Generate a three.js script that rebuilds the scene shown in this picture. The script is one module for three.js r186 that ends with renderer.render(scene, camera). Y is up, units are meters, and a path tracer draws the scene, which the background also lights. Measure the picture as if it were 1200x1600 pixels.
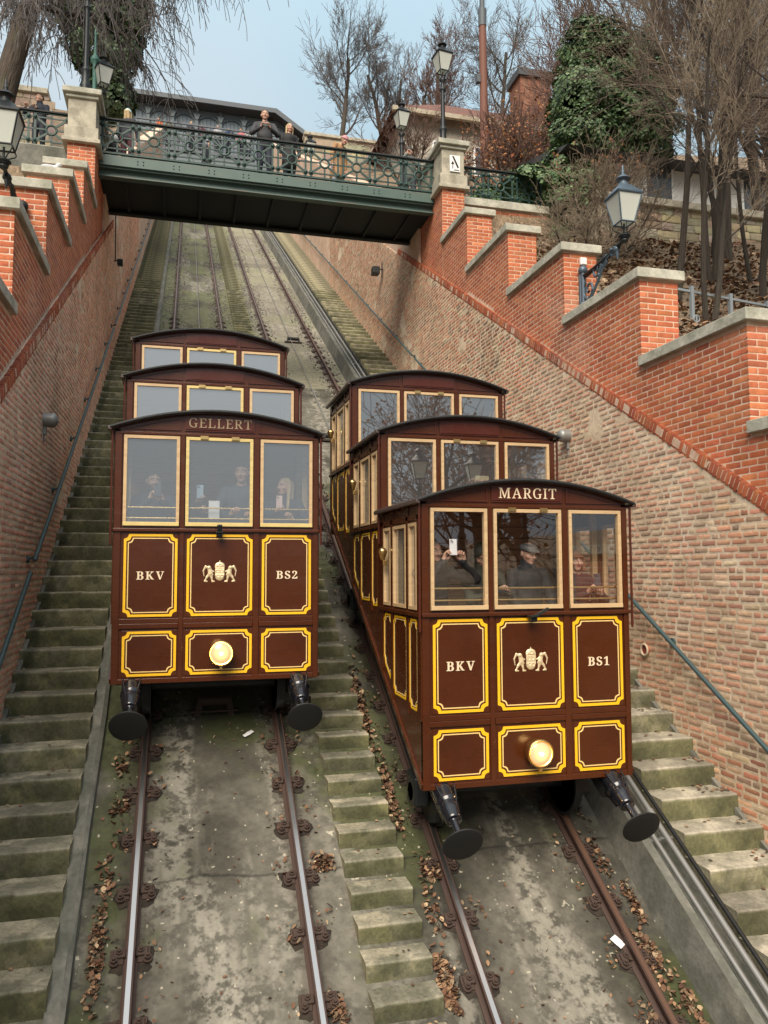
import * as THREE from 'three';
import { mergeGeometries, mergeVertices, toCreasedNormals } from 'three/addons/utils/BufferGeometryUtils.js';
import { RoundedBoxGeometry } from 'three/addons/geometries/RoundedBoxGeometry.js';
import { FontLoader } from 'three/addons/loaders/FontLoader.js';
import { TextGeometry } from 'three/addons/geometries/TextGeometry.js';

// ---------- camera, sky, sun, exposure ----------
const scene = new THREE.Scene();
const camera = new THREE.PerspectiveCamera(66.37, 768 / 1024, 0.1, 600);
camera.position.set(0, 7.02, 0);
camera.rotation.order = 'YXZ';
camera.rotation.set(0.07159, -0.25174, -0.00333);
scene.add(camera);
const renderer = new THREE.WebGLRenderer({ antialias: true });
renderer.setSize(768, 1024);
renderer.toneMapping = THREE.LinearToneMapping;
renderer.toneMappingExposure = 5.0;
renderer.shadowMap.enabled = true;
const SKY_GAIN = 0.155;
const sun = new THREE.DirectionalLight(0xfff1de, 1.15);
sun.position.set(-15, 48, 27);
sun.target.position.set(2, 6, -12);
sun.castShadow = true; sun.shadow.radius = 75; sun.shadow.mapSize.set(2048, 2048);
Object.assign(sun.shadow.camera, { left: -40, right: 40, top: 45, bottom: -45, near: 1, far: 160 });
scene.add(sun, sun.target);

// ---------- seeded random numbers and noise ----------
function rng(seed) { let a = seed >>> 0; return () => { a = (a + 0x6D2B79F5) | 0; let t = Math.imul(a ^ (a >>> 15), 1 | a); t = (t + Math.imul(t ^ (t >>> 7), 61 | t)) ^ t; return ((t ^ (t >>> 14)) >>> 0) / 4294967296; }; }
const clamp = (x, a = 0, b = 1) => Math.min(b, Math.max(a, x)), lerp = (a, b, t) => a + (b - a) * t;
const sstep = (a, b, x) => { const t = clamp((x - a) / (b - a)); return t * t * (3 - 2 * t); };
const mix3 = (a, b, t) => [lerp(a[0], b[0], t), lerp(a[1], b[1], t), lerp(a[2], b[2], t)];
function octave(out, w, h, cx, cy, seed, amp) {
  const r = rng(seed), g = new Float32Array(cx * cy); for (let i = 0; i < g.length; i++) g[i] = r();
  const X0 = new Int32Array(w), X1 = new Int32Array(w), FX = new Float32Array(w);
  for (let x = 0; x < w; x++) { const f = x / w * cx, i = Math.floor(f), t = f - i; X0[x] = i % cx; X1[x] = (i + 1) % cx; FX[x] = t * t * (3 - 2 * t); }
  for (let y = 0; y < h; y++) {
    const f = y / h * cy, i = Math.floor(f), t0 = f - i, t = t0 * t0 * (3 - 2 * t0), a = (i % cy) * cx, b = ((i + 1) % cy) * cx;
    for (let x = 0; x < w; x++) { const p = g[a + X0[x]], q = g[a + X1[x]], s = g[b + X0[x]], u = g[b + X1[x]], k = FX[x]; out[y * w + x] += amp * ((p + (q - p) * k) * (1 - t) + (s + (u - s) * k) * t); }
  }
}
function fbm(w, h, cx, cy, oct, seed, gain = 0.55) {   // tiling noise, stretched to 0..1
  const out = new Float32Array(w * h); let amp = 1;
  for (let o = 0; o < oct; o++) { octave(out, w, h, Math.min(cx, w), Math.min(cy, h), seed + o * 17, amp); cx *= 2; cy *= 2; amp *= gain; }
  let lo = 1e9, hi = -1e9; for (const v of out) { if (v < lo) lo = v; if (v > hi) hi = v; }
  for (let i = 0; i < out.length; i++) out[i] = (out[i] - lo) / (hi - lo);
  return out;
}
function noise3(seed) {   // smooth lattice noise in 3-D, -1..1
  const h = (x, y, z) => { let n = Math.imul(x, 374761393) + Math.imul(y, 668265263) + Math.imul(z, 1274126177) + Math.imul(seed, 974634621); n = Math.imul(n ^ (n >>> 13), 1274126177); return ((n ^ (n >>> 16)) >>> 0) / 2147483648 - 1; };
  return (x, y, z) => { const i = Math.floor(x), j = Math.floor(y), k = Math.floor(z), s = (t) => t * t * (3 - 2 * t), a = s(x - i), b = s(y - j), c = s(z - k);
    const L = (p, q, t) => p + (q - p) * t; return L(L(L(h(i, j, k), h(i + 1, j, k), a), L(h(i, j + 1, k), h(i + 1, j + 1, k), a), b), L(L(h(i, j, k + 1), h(i + 1, j, k + 1), a), L(h(i, j + 1, k + 1), h(i + 1, j + 1, k + 1), a), b), c); };
}
const n3 = noise3(7);
const f3 = (x, y, z) => 0.55 * n3(x, y, z) + 0.28 * n3(x * 2.1, y * 2.1, z * 2.1) + 0.17 * n3(x * 4.3, y * 4.3, z * 4.3);

// ---------- sky ----------
{
  const w = 1024, h = 512, d = new Float32Array(w * h * 4), big = fbm(w, h, 6, 6, 5, 401, 0.5);
  for (let y = 0; y < h; y++) for (let x = 0; x < w; x++) {
    const el = (y + 0.5) / h * Math.PI - Math.PI / 2, s = Math.sin(el), i = (y * w + x) * 4;
    let L = el > 0 ? (1 + 2 * s) / 2.09 : 0.45 + 0.07 * Math.max(-1, s * 3), cl = sstep(0.45, 0.8, big[y * w + x]) * sstep(0.05, 0.3, el);
    let c = mix3([0.94, 1.03, 1.1], [0.7, 0.94, 1.09], sstep(0.02, 0.5, el));
    c = mix3(c, [1.02, 1.05, 1.09], Math.max(cl * 0.55, sstep(0.7, 1.3, el) * 0.85));
    if (el < 0) c = [0.55, 0.52, 0.48];
    for (let k = 0; k < 3; k++) d[i + k] = c[k] * L * SKY_GAIN;
    d[i + 3] = 1;
  }
  const sky = new THREE.DataTexture(d, w, h, THREE.RGBAFormat, THREE.FloatType);
  sky.mapping = THREE.EquirectangularReflectionMapping; sky.magFilter = THREE.LinearFilter; sky.needsUpdate = true;
  scene.background = sky; scene.environment = sky;
}

// ---------- helpers ----------
const T = Math.tan(0.5346255), COS = Math.cos(0.5346255), SIN = Math.sin(0.5346255);   // the slope of the track
const V = (x, y, z) => new THREE.Vector3(x, y, z), W = (x, y, u) => new THREE.Vector3(x, y, -u);   // u is the level distance uphill
const counts = {};
function numbered(n) { if (!(n in counts)) { counts[n] = 0; return n; } counts[n]++; return n + '_' + String(counts[n]).padStart(3, '0'); }
function tag(o, label, category, group, kind) { o.userData.label = label; if (category) o.userData.category = category; if (group) o.userData.group = group; if (kind) o.userData.kind = kind; return o; }
function thing(name, label, category, pos, group) { const o = new THREE.Group(); o.name = numbered(name); if (pos) o.position.copy(pos); scene.add(o); return tag(o, label, category, group); }
function part(name, geo, mat, parent, kind) { const m = new THREE.Mesh(geo, mat); m.name = name; m.castShadow = m.receiveShadow = true; parent.add(m); if (kind) m.userData.kind = kind; return m; }
function single(name, geo, mat, label, category, group, kind) { const m = part(numbered(name), geo, mat, scene); return tag(m, label, category, group, kind); }
function structure(name, geo, mat, label) { const m = part(numbered(name), geo, mat, scene, 'structure'); if (label) m.userData.label = label; return m; }
function dup(src, name, pos, label, turn) { const c = src.clone(); c.name = numbered(name); c.userData = { ...src.userData }; if (label) c.userData.label = label; if (pos) c.position.copy(pos); if (turn !== undefined) c.rotation.y = turn; scene.add(c); return c; }
const merge = (a) => mergeGeometries(a.map((g) => { const k = g.index ? g.toNonIndexed() : g; for (const n of Object.keys(k.attributes)) if (!['position', 'normal', 'uv'].includes(n)) k.deleteAttribute(n); return k; }));
function boxUV(g, s = 1) {   // uv in metres from the face's main direction
  if (g.index) g = g.toNonIndexed();
  const p = g.attributes.position, n = g.attributes.normal, uv = new Float32Array(p.count * 2);
  for (let i = 0; i < p.count; i++) {
    const ax = Math.abs(n.getX(i)), ay = Math.abs(n.getY(i)), az = Math.abs(n.getZ(i)), x = p.getX(i), y = p.getY(i), z = p.getZ(i);
    const [a, b] = ax > ay && ax > az ? [z, y] : ay > az ? [x, z] : [x, y];
    uv[i * 2] = a * s; uv[i * 2 + 1] = b * s;
  }
  g.setAttribute('uv', new THREE.BufferAttribute(uv, 2)); return g;
}
function bx(x0, x1, y0, y1, z0, z1, r = 0) {   // box between limits
  const w = x1 - x0, h = y1 - y0, d = z1 - z0, g = r ? new RoundedBoxGeometry(w, h, d, 1, Math.min(r, w / 2.01, h / 2.01, d / 2.01)) : new THREE.BoxGeometry(w, h, d);
  g.translate((x0 + x1) / 2, (y0 + y1) / 2, (z0 + z1) / 2); return boxUV(g);
}
const Q = new THREE.Quaternion(), UPV = V(0, 1, 0);
function rod(a, b, r, n = 8, r2 = r, open = false) {   // cylinder from a to b
  const d = b.clone().sub(a), g = new THREE.CylinderGeometry(r2, r, d.length(), n, 1, open);
  g.applyQuaternion(new THREE.Quaternion().setFromUnitVectors(UPV, d.clone().normalize())); g.translate((a.x + b.x) / 2, (a.y + b.y) / 2, (a.z + b.z) / 2); return g;
}
function bar(a, b, w, h, up = UPV) {   // square bar from a to b; w across, h along up
  const d = b.clone().sub(a), L = d.length(), z = d.normalize(), x = up.clone().cross(z).normalize(), y = z.clone().cross(x), g = new THREE.BoxGeometry(w, h, L);
  g.applyMatrix4(new THREE.Matrix4().makeBasis(x, y, z)); g.translate((a.x + b.x) / 2, (a.y + b.y) / 2, (a.z + b.z) / 2); return boxUV(g);
}
const ball = (p, r, w = 10, h = 7, sy = 1) => { const g = new THREE.SphereGeometry(r, w, h); g.scale(1, sy, 1); g.translate(p.x, p.y, p.z); return g; };
const lathe = (pts, n = 14) => new THREE.LatheGeometry(pts.map((p) => new THREE.Vector2(p[0], p[1])), n);
function shape(pts, holes = []) { const s = new THREE.Shape(pts.map((p) => new THREE.Vector2(p[0], p[1]))); for (const h of holes) s.holes.push(new THREE.Path(h.map((p) => new THREE.Vector2(p[0], p[1])))); return s; }
const rect = (x0, x1, y0, y1) => [[x0, y0], [x1, y0], [x1, y1], [x0, y1]];
function slab(sh, d, z0 = 0, curve = 8) { const g = new THREE.ExtrudeGeometry(sh, { depth: d, bevelEnabled: false, curveSegments: curve }); g.translate(0, 0, z0); return g; }
function prism(pts, x0, x1) {   // polygon given as [u, y], pulled from x0 to x1
  const g = new THREE.ExtrudeGeometry(shape(pts), { depth: x1 - x0, bevelEnabled: false }); g.rotateY(Math.PI / 2); g.translate(x0, 0, 0); return boxUV(g);
}
// a naive surface net: turns a signed distance into one closed mesh
function surfaceNet(f, lo, hi, c, color) {
  const nx = Math.ceil((hi[0] - lo[0]) / c) + 1, ny = Math.ceil((hi[1] - lo[1]) / c) + 1, nz = Math.ceil((hi[2] - lo[2]) / c) + 1, v = new Float32Array(nx * ny * nz), id = new Int32Array(nx * ny * nz).fill(-1);
  for (let k = 0, i = 0; k < nz; k++) for (let j = 0; j < ny; j++) for (let m = 0; m < nx; m++, i++) v[i] = f(lo[0] + m * c, lo[1] + j * c, lo[2] + k * c);
  const pos = [], idx = [], SX = 1, SY = nx, SZ = nx * ny, off = [0, SX, SY, SX + SY, SZ, SX + SZ, SY + SZ, SX + SY + SZ], E = [[0, 1], [2, 3], [4, 5], [6, 7], [0, 2], [1, 3], [4, 6], [5, 7], [0, 4], [1, 5], [2, 6], [3, 7]];
  for (let k = 0; k < nz - 1; k++) for (let j = 0; j < ny - 1; j++) for (let m = 0; m < nx - 1; m++) {
    const b = m + j * SY + k * SZ; let s = 0; for (let q = 0; q < 8; q++) if (v[b + off[q]] < 0) s++;
    if (s === 0 || s === 8) continue;
    let x = 0, y = 0, z = 0, n = 0;
    for (const [p, q] of E) { const a = v[b + off[p]], d = v[b + off[q]]; if ((a < 0) === (d < 0)) continue; const t = a / (a - d); x += (p & 1) + t * ((q & 1) - (p & 1)); y += (p >> 1 & 1) + t * ((q >> 1 & 1) - (p >> 1 & 1)); z += (p >> 2) + t * ((q >> 2) - (p >> 2)); n++; }
    id[b] = pos.length / 3; pos.push(lo[0] + (m + x / n) * c, lo[1] + (j + y / n) * c, lo[2] + (k + z / n) * c);
  }
  const quad = (a, b, d, e, flip) => { if (a < 0 || b < 0 || d < 0 || e < 0) return; flip ? idx.push(a, b, d, a, d, e) : idx.push(a, e, d, a, d, b); };
  for (let k = 1; k < nz - 1; k++) for (let j = 1; j < ny - 1; j++) for (let m = 1; m < nx - 1; m++) {
    const b = m + j * SY + k * SZ, s = v[b] < 0;
    if (s !== v[b + SX] < 0) quad(id[b], id[b - SY], id[b - SY - SZ], id[b - SZ], s);
    if (s !== v[b + SY] < 0) quad(id[b], id[b - SZ], id[b - SX - SZ], id[b - SX], s);
    if (s !== v[b + SZ] < 0) quad(id[b], id[b - SX], id[b - SX - SY], id[b - SY], s);
  }
  const g = new THREE.BufferGeometry(); g.setAttribute('position', new THREE.Float32BufferAttribute(pos, 3)); g.setIndex(idx);
  const nor = new Float32Array(pos.length), e = c * 0.6, col = color && new Float32Array(pos.length);
  for (let i = 0; i < pos.length; i += 3) {
    const x = pos[i], y = pos[i + 1], z = pos[i + 2]; let a = f(x + e, y, z) - f(x - e, y, z), b = f(x, y + e, z) - f(x, y - e, z), d = f(x, y, z + e) - f(x, y, z - e), l = Math.hypot(a, b, d) || 1;
    nor[i] = a / l; nor[i + 1] = b / l; nor[i + 2] = d / l; if (color) { const q = color(x, y, z); col[i] = q[0]; col[i + 1] = q[1]; col[i + 2] = q[2]; }
  }
  g.setAttribute('normal', new THREE.BufferAttribute(nor, 3)); if (color) g.setAttribute('color', new THREE.BufferAttribute(col, 3)); return g;
}
function cap(p, a, b, r1, r2 = r1) {   // distance from point array p to a tapered capsule
  const bx = b[0] - a[0], by = b[1] - a[1], bz = b[2] - a[2], px = p[0] - a[0], py = p[1] - a[1], pz = p[2] - a[2], t = clamp((px * bx + py * by + pz * bz) / (bx * bx + by * by + bz * bz + 1e-9));
  return Math.hypot(px - bx * t, py - by * t, pz - bz * t) - (r1 + (r2 - r1) * t);
}
const ell = (p, c, r) => { const x = (p[0] - c[0]) / r[0], y = (p[1] - c[1]) / r[1], z = (p[2] - c[2]) / r[2]; return (Math.hypot(x, y, z) - 1) * Math.min(r[0], r[1], r[2]); };
const smin = (a, b, k) => { const h = Math.max(k - Math.abs(a - b), 0) / k; return Math.min(a, b) - h * h * k * 0.25; };

// ---------- textures and materials ----------
const LUT = new Uint8Array(4097); for (let i = 0; i <= 4096; i++) { const c = i / 4096; LUT[i] = Math.round(255 * (c < 0.0031308 ? 12.92 * c : 1.055 * Math.pow(c, 1 / 2.4) - 0.055)); }
function colorTex(w, h, f, rx = 1, ry = 1) {
  const d = new Uint8Array(w * h * 4);
  for (let y = 0, i = 0; y < h; y++) for (let x = 0; x < w; x++, i++) { const c = f(i, x, y); for (let k = 0; k < 3; k++) d[i * 4 + k] = LUT[Math.round(clamp(c[k]) * 4096)]; d[i * 4 + 3] = 255; }
  const t = new THREE.DataTexture(d, w, h); return finish(t, rx, ry, true);
}
function greyTex(w, h, f, rx = 1, ry = 1) {
  const d = new Uint8Array(w * h * 4);
  for (let i = 0; i < w * h; i++) { const c = Math.round(255 * clamp(typeof f === 'function' ? f(i) : f[i])); d[i * 4] = d[i * 4 + 1] = d[i * 4 + 2] = c; d[i * 4 + 3] = 255; }
  return finish(new THREE.DataTexture(d, w, h), rx, ry, false);
}
function finish(t, rx, ry, srgb) { t.wrapS = t.wrapT = THREE.RepeatWrapping; t.magFilter = THREE.LinearFilter; t.minFilter = THREE.LinearMipmapLinearFilter; t.repeat.set(rx, ry); if (srgb) t.colorSpace = THREE.SRGBColorSpace; t.needsUpdate = true; return t; }
function mat(r, g, b, rough = 0.8, o = {}) { const m = new THREE.MeshPhysicalMaterial({ roughness: rough, ...o }); m.color.setRGB(r, g, b); return m; }
const N1 = fbm(512, 512, 4, 4, 7, 11, 0.6), N2 = fbm(512, 512, 9, 9, 6, 23, 0.62), N3 = fbm(512, 512, 40, 40, 4, 31, 0.7), N4 = fbm(512, 512, 3, 3, 6, 47, 0.55), N5 = fbm(512, 512, 3, 24, 5, 59, 0.6);
const bumpFine = greyTex(512, 512, (i) => 0.55 * N3[i] + 0.45 * N2[i]);
function stone(a, b, c, spots, size, o = {}) {   // a weathered stone or concrete: two tones, stains, specks; size of the tile in metres
  const t = colorTex(512, 512, (i) => { let k = mix3(a, b, sstep(0.25, 0.75, N1[i])); k = mix3(k, c, sstep(0.52, 0.85, N4[i]) * (0.4 + 0.6 * N2[i])); const s = (N3[i] - 0.5) * spots; return [k[0] * (1 + s), k[1] * (1 + s), k[2] * (1 + s)]; }, 1 / size, 1 / size);
  const bump = bumpFine.clone(); bump.repeat.set(1 / size, 1 / size);
  return new THREE.MeshStandardMaterial({ map: t, bumpMap: bump, bumpScale: 0.006, roughness: 0.92, ...o });
}
const M = {
  stair: stone([0.2, 0.19, 0.15], [0.115, 0.113, 0.083], [0.35, 0.315, 0.24], 0.8, 1.1, { vertexColors: true }), stairPale: stone([0.27, 0.25, 0.205], [0.17, 0.16, 0.128], [0.4, 0.365, 0.3], 0.7, 1.1, { vertexColors: true }),
  curb: stone([0.14, 0.14, 0.12], [0.09, 0.093, 0.075], [0.2, 0.19, 0.16], 0.5, 1.4),
  coping: stone([0.5, 0.48, 0.4], [0.36, 0.35, 0.29], [0.26, 0.26, 0.2], 0.35, 1.3),
  limestone: stone([0.46, 0.42, 0.33], [0.36, 0.33, 0.26], [0.24, 0.22, 0.17], 0.3, 1.2),
  mortarOld: stone([0.68, 0.54, 0.39], [0.56, 0.43, 0.3], [0.74, 0.62, 0.48], 0.5, 1.6),
  mortarRed: stone([0.6, 0.42, 0.3], [0.5, 0.33, 0.23], [0.64, 0.5, 0.4], 0.3, 1.0),
  plaster: stone([0.6, 0.4, 0.29], [0.5, 0.36, 0.26], [0.66, 0.5, 0.38], 0.5, 2.6),
  rubble: stone([0.42, 0.36, 0.27], [0.3, 0.25, 0.18], [0.48, 0.43, 0.34], 0.5, 1.5),
  iron: mat(0.016, 0.019, 0.021, 0.45, { metalness: 0.3, bumpMap: bumpFine, bumpScale: 0.0008 }),
  lampIron: mat(0.085, 0.12, 0.155, 0.45, { metalness: 0.3 }),
  rust: mat(0.05, 0.03, 0.022, 0.8, { bumpMap: bumpFine, bumpScale: 0.002 }),
  rail: mat(0.05, 0.026, 0.019, 0.7), shine: mat(0.55, 0.54, 0.52, 0.3, { metalness: 1 }), dullrun: mat(0.2, 0.12, 0.085, 0.4, { metalness: 0.7 }),
  green: mat(0.014, 0.046, 0.038, 0.5), greenShaded: mat(0.005, 0.009, 0.01, 0.7), greenLight: null,  // near-black green for the bridge underside has the shade put into it
  pipe: mat(0.05, 0.085, 0.09, 0.5, { metalness: 0.2 }), grey: mat(0.26, 0.26, 0.25, 0.5, { metalness: 0.5 }), black: mat(0.005, 0.0055, 0.006, 0.65), blackGloss: mat(0.007, 0.008, 0.012, 0.25, { clearcoat: 0.5 }),
  white: mat(0.75, 0.75, 0.73, 0.6), paper: mat(0.8, 0.8, 0.8, 0.8),
  brass: mat(0.7, 0.48, 0.2, 0.3, { metalness: 1 }), gold: mat(0.72, 0.58, 0.36, 0.4, { metalness: 0.35 }), cream: mat(0.74, 0.6, 0.41, 0.5), fineLine: mat(0.78, 0.56, 0.22, 0.5),
  yellow: mat(0.82, 0.47, 0.012, 0.4, { clearcoat: 0.4 }),
  glass: mat(0.84, 0.88, 0.9, 0.0, { transmission: 0.93, thickness: 0, ior: 3.7 }), glassPale: mat(0.88, 0.9, 0.9, 0.0, { transmission: 0.86, thickness: 0, ior: 5.6 }), glassMid: mat(0.84, 0.88, 0.9, 0.0, { transmission: 0.94, thickness: 0, ior: 3.8 }), glassClear: mat(1, 1, 1, 0.0, { transmission: 1, thickness: 0, ior: 2.5 }),
  soil: stone([0.022, 0.016, 0.011], [0.013, 0.01, 0.007], [0.04, 0.028, 0.018], 0.8, 0.5),
};
M.greenLight = new THREE.MeshStandardMaterial({ map: colorTex(512, 512, (i) => { let k = mix3([0.05, 0.092, 0.08], [0.078, 0.122, 0.105], N1[i]); k = mix3(k, [0.14, 0.085, 0.05], sstep(0.68, 0.92, N5[i]) * 0.5); return k; }, 0.4, 0.4), roughness: 0.5 });

// ---------- the inclined track bed ----------
const RX = [-0.353, 1.082, 2.423, 3.858], U0 = -8, U1 = 57;   // rails; lower and upper end of the slope
const S = (u) => u / COS;   // metres along the slope
{
  const w = 1024, h = 2048, a = fbm(w, h, 5, 14, 7, 71, 0.6), b = fbm(w, h, 60, 180, 4, 72, 0.75), c = fbm(w, h, 14, 4, 5, 73, 0.6), g = fbm(w, h, 4, 10, 6, 74, 0.6), s = fbm(w, h, 120, 300, 2, 75), n = 5.2, len = 14;
  const concrete = (far) => (i, x, y) => {
    const X = -0.85 + (x / w) * n; let k = mix3([0.058, 0.054, 0.041], [0.122, 0.114, 0.091], sstep(0.35, 0.75, a[i]));
    const mid = Math.exp(-((X - 0.36) ** 2) / 0.25), rt = sstep(1.9, 2.5, X);
    k = mix3(k, [0.26, 0.243, 0.2], sstep(0.48, 0.8, c[i]) * (0.35 + 0.5 * mid + 0.35 * rt) * sstep(0.35, 0.6, b[i]));
    k = mix3(k, [0.028, 0.026, 0.019], sstep(0.55, 0.85, 1 - a[i]) * 0.8 * (0.5 + 0.5 * rt));
    const moss = sstep(0.44, 0.7, g[i] + 0.16 * Math.exp(-((X + 0.6) ** 2) / 0.05) + 0.1 * Math.exp(-((X - 0.62) ** 2) / 0.04) + (far ? 0.1 : 0) - 0.08 * rt + 0.2 * (b[i] - 0.5));
    k = mix3(k, far ? [0.12, 0.13, 0.062] : [0.045, 0.054, 0.015], moss * (far ? 0.75 : 0.8));
    if (far) k = mix3(k, [0.3, 0.27, 0.21], rt * 0.45);
    const sl = (y / h) * 6.5 + 0.012 * (a[i] - 0.5) * 6, jn = Math.abs(sl - Math.round(sl)), id = Math.floor(sl) * 2 + (X > 1.8 ? 1 : 0), sp = (1 + (b[i] - 0.5) * 0.8) * (0.86 + 0.3 * (((Math.sin(id * 12.9898) * 43758.5) % 1 + 1) % 1)) * (jn < 0.006 ? 0.55 : 1); if (s[i] > 0.86) k = mix3(k, [0.5, 0.46, 0.36], 0.6);
    const rd = Math.min(...RX.map((q) => Math.abs(X - q))) + 0.05 * (b[i] - 0.5), rs = far ? lerp(0.3, 1, sstep(0.05, 0.15, rd)) : lerp(0.62, 1, sstep(0.05, 0.2, rd));  // darker beside the rails: dark gravel, rust, and shade painted into the colour
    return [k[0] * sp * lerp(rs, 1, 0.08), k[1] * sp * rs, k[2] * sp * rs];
  };
  const bump = greyTex(w, h, (i) => 0.5 * b[i] + 0.3 * s[i] + 0.3 * c[i]);
  const near = new THREE.MeshStandardMaterial({ map: colorTex(w, h, concrete(false)), bumpMap: bump, bumpScale: 0.012, roughness: 0.93 });
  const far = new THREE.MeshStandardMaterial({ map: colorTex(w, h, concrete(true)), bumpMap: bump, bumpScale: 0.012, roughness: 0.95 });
  const strip = (u0, u1, m, name, label) => {
    const nx = 14, nu = Math.ceil((u1 - u0) * 3), p = [], uv = [], id = [];
    for (let j = 0; j <= nu; j++) for (let i = 0; i <= nx; i++) { const x = -0.86 + 5.2 * i / nx, u = u0 + (u1 - u0) * j / nu; p.push(x, T * u - 0.14 + 0.006 * f3(x * 2, u * 2, 1), -u); uv.push((x + 0.85) / n, S(u) / len); }
    for (let j = 0; j < nu; j++) for (let i = 0; i < nx; i++) { const q = j * (nx + 1) + i; id.push(q, q + 1, q + nx + 2, q, q + nx + 2, q + nx + 1); }
    const gm = new THREE.BufferGeometry(); gm.setAttribute('position', new THREE.Float32BufferAttribute(p, 3)); gm.setAttribute('uv', new THREE.Float32BufferAttribute(uv, 2)); gm.setIndex(id); gm.computeVertexNormals();
    structure(name, gm, m, label);
  };
  strip(U0, 20, near, 'track_bed', 'mossy grey concrete bed under the four rails near the cars');
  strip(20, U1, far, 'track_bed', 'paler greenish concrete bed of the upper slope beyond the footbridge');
}
function kerb(name, pts, m, label, u0 = U0, u1 = U1) {   // section [X, height over the rails] carried up the slope
  const g = new THREE.ExtrudeGeometry(shape(pts), { depth: (u1 - u0), steps: Math.ceil((u1 - u0) * 1.5), bevelEnabled: false });
  const p = g.attributes.position; for (let i = 0; i < p.count; i++) { const u = u0 + p.getZ(i), x = p.getX(i), j = 0.012; p.setXYZ(i, x + j * f3(u * 3, x * 9, 2), p.getY(i) + T * u + j * f3(u * 3, x * 9, 5), -u); }
  const k = g.index ? g.toNonIndexed() : g; const q = k.attributes.position.array; for (let i = 0; i < q.length; i += 9) for (let c = 0; c < 3; c++) { const t = q[i + 3 + c]; q[i + 3 + c] = q[i + 6 + c]; q[i + 6 + c] = t; }
  k.computeVertexNormals(); boxUV(k); return structure(name, k, m, label);
}
kerb('kerb', [[-0.93, -0.3], [-0.93, -0.02], [-0.83, 0.0], [-0.79, -0.04], [-0.775, -0.3]], M.curb, 'worn concrete kerb between the left staircase and the left track');
kerb('duct_wall', [[4.25, -0.3], [4.27, -0.13], [4.345, 0.28], [4.43, 0.29], [4.43, 0.12], [4.74, 0.12], [4.76, -0.3]], M.curb, 'slanted concrete wall of the pipe duct beside the right track');

// ---------- three staircases ----------
function stepGeo(w, d, rise, seed) {   // a worn step: mossy riser, light from above painted into the tread colour; origin at the left end of its front edge
  const r = rng(seed), n = Math.max(4, Math.round(w / 0.11)), P = [], C = [], U = [], I = [], cx = 0.012;
  const dep = [], top = []; for (let i = 0; i <= n; i++) { dep.push((r() - 0.5) * 0.016 - (r() < 0.12 ? 0.02 * r() : 0)); top.push((r() - 0.5) * 0.007); }
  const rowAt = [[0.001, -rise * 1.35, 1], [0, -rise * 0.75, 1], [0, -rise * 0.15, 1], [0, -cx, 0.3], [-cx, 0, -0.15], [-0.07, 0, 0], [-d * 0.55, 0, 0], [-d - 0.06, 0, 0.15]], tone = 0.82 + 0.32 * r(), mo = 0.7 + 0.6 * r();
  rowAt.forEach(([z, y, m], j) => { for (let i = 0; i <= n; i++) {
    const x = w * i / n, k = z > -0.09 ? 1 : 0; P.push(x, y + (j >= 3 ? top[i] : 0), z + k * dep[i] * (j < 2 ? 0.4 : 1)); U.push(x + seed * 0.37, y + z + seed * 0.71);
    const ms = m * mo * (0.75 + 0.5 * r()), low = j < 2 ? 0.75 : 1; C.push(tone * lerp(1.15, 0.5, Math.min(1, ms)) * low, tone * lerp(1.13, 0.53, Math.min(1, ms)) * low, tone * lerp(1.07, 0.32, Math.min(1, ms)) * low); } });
  const R = rowAt.length; for (let j = 0; j < R - 1; j++) for (let i = 0; i < n; i++) { const q = j * (n + 1) + i; I.push(q, q + 1, q + n + 2, q, q + n + 2, q + n + 1); }
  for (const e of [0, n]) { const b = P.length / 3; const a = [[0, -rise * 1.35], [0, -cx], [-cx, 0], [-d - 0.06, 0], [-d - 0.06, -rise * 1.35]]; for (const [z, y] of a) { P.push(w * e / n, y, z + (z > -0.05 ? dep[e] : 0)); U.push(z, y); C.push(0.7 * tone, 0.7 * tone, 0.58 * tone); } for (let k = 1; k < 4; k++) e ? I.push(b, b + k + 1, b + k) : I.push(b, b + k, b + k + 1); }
  let g = new THREE.BufferGeometry(); g.setAttribute('position', new THREE.Float32BufferAttribute(P, 3)); g.setAttribute('uv', new THREE.Float32BufferAttribute(U, 2)); g.setAttribute('color', new THREE.Float32BufferAttribute(C, 3)); g.setIndex(I);
  g = g.toNonIndexed(); g.computeVertexNormals(); return toCreasedNormals(g, 0.7);
}
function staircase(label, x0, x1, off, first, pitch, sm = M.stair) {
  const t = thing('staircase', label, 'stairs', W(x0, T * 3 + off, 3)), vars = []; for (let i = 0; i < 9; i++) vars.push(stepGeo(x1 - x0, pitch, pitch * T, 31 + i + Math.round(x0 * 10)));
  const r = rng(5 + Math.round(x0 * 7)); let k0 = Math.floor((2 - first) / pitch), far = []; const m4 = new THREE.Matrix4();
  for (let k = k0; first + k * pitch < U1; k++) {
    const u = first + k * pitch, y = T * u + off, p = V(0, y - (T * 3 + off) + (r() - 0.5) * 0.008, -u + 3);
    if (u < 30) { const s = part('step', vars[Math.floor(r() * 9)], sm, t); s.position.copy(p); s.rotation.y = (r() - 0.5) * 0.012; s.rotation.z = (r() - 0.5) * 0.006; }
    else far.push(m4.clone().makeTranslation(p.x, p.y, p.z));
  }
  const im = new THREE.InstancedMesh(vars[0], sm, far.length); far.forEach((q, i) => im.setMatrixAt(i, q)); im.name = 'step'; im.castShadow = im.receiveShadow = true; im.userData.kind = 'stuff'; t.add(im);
  return t;
}
staircase('wide mossy stone stairs climbing along the left brick wall', -1.88, -0.92, 0.15, 6.418, 0.3595);
staircase('narrow mossy stone stairs running up between the two tracks', 1.49, 2.055, 0.01, 6.42, 0.2864);
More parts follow.
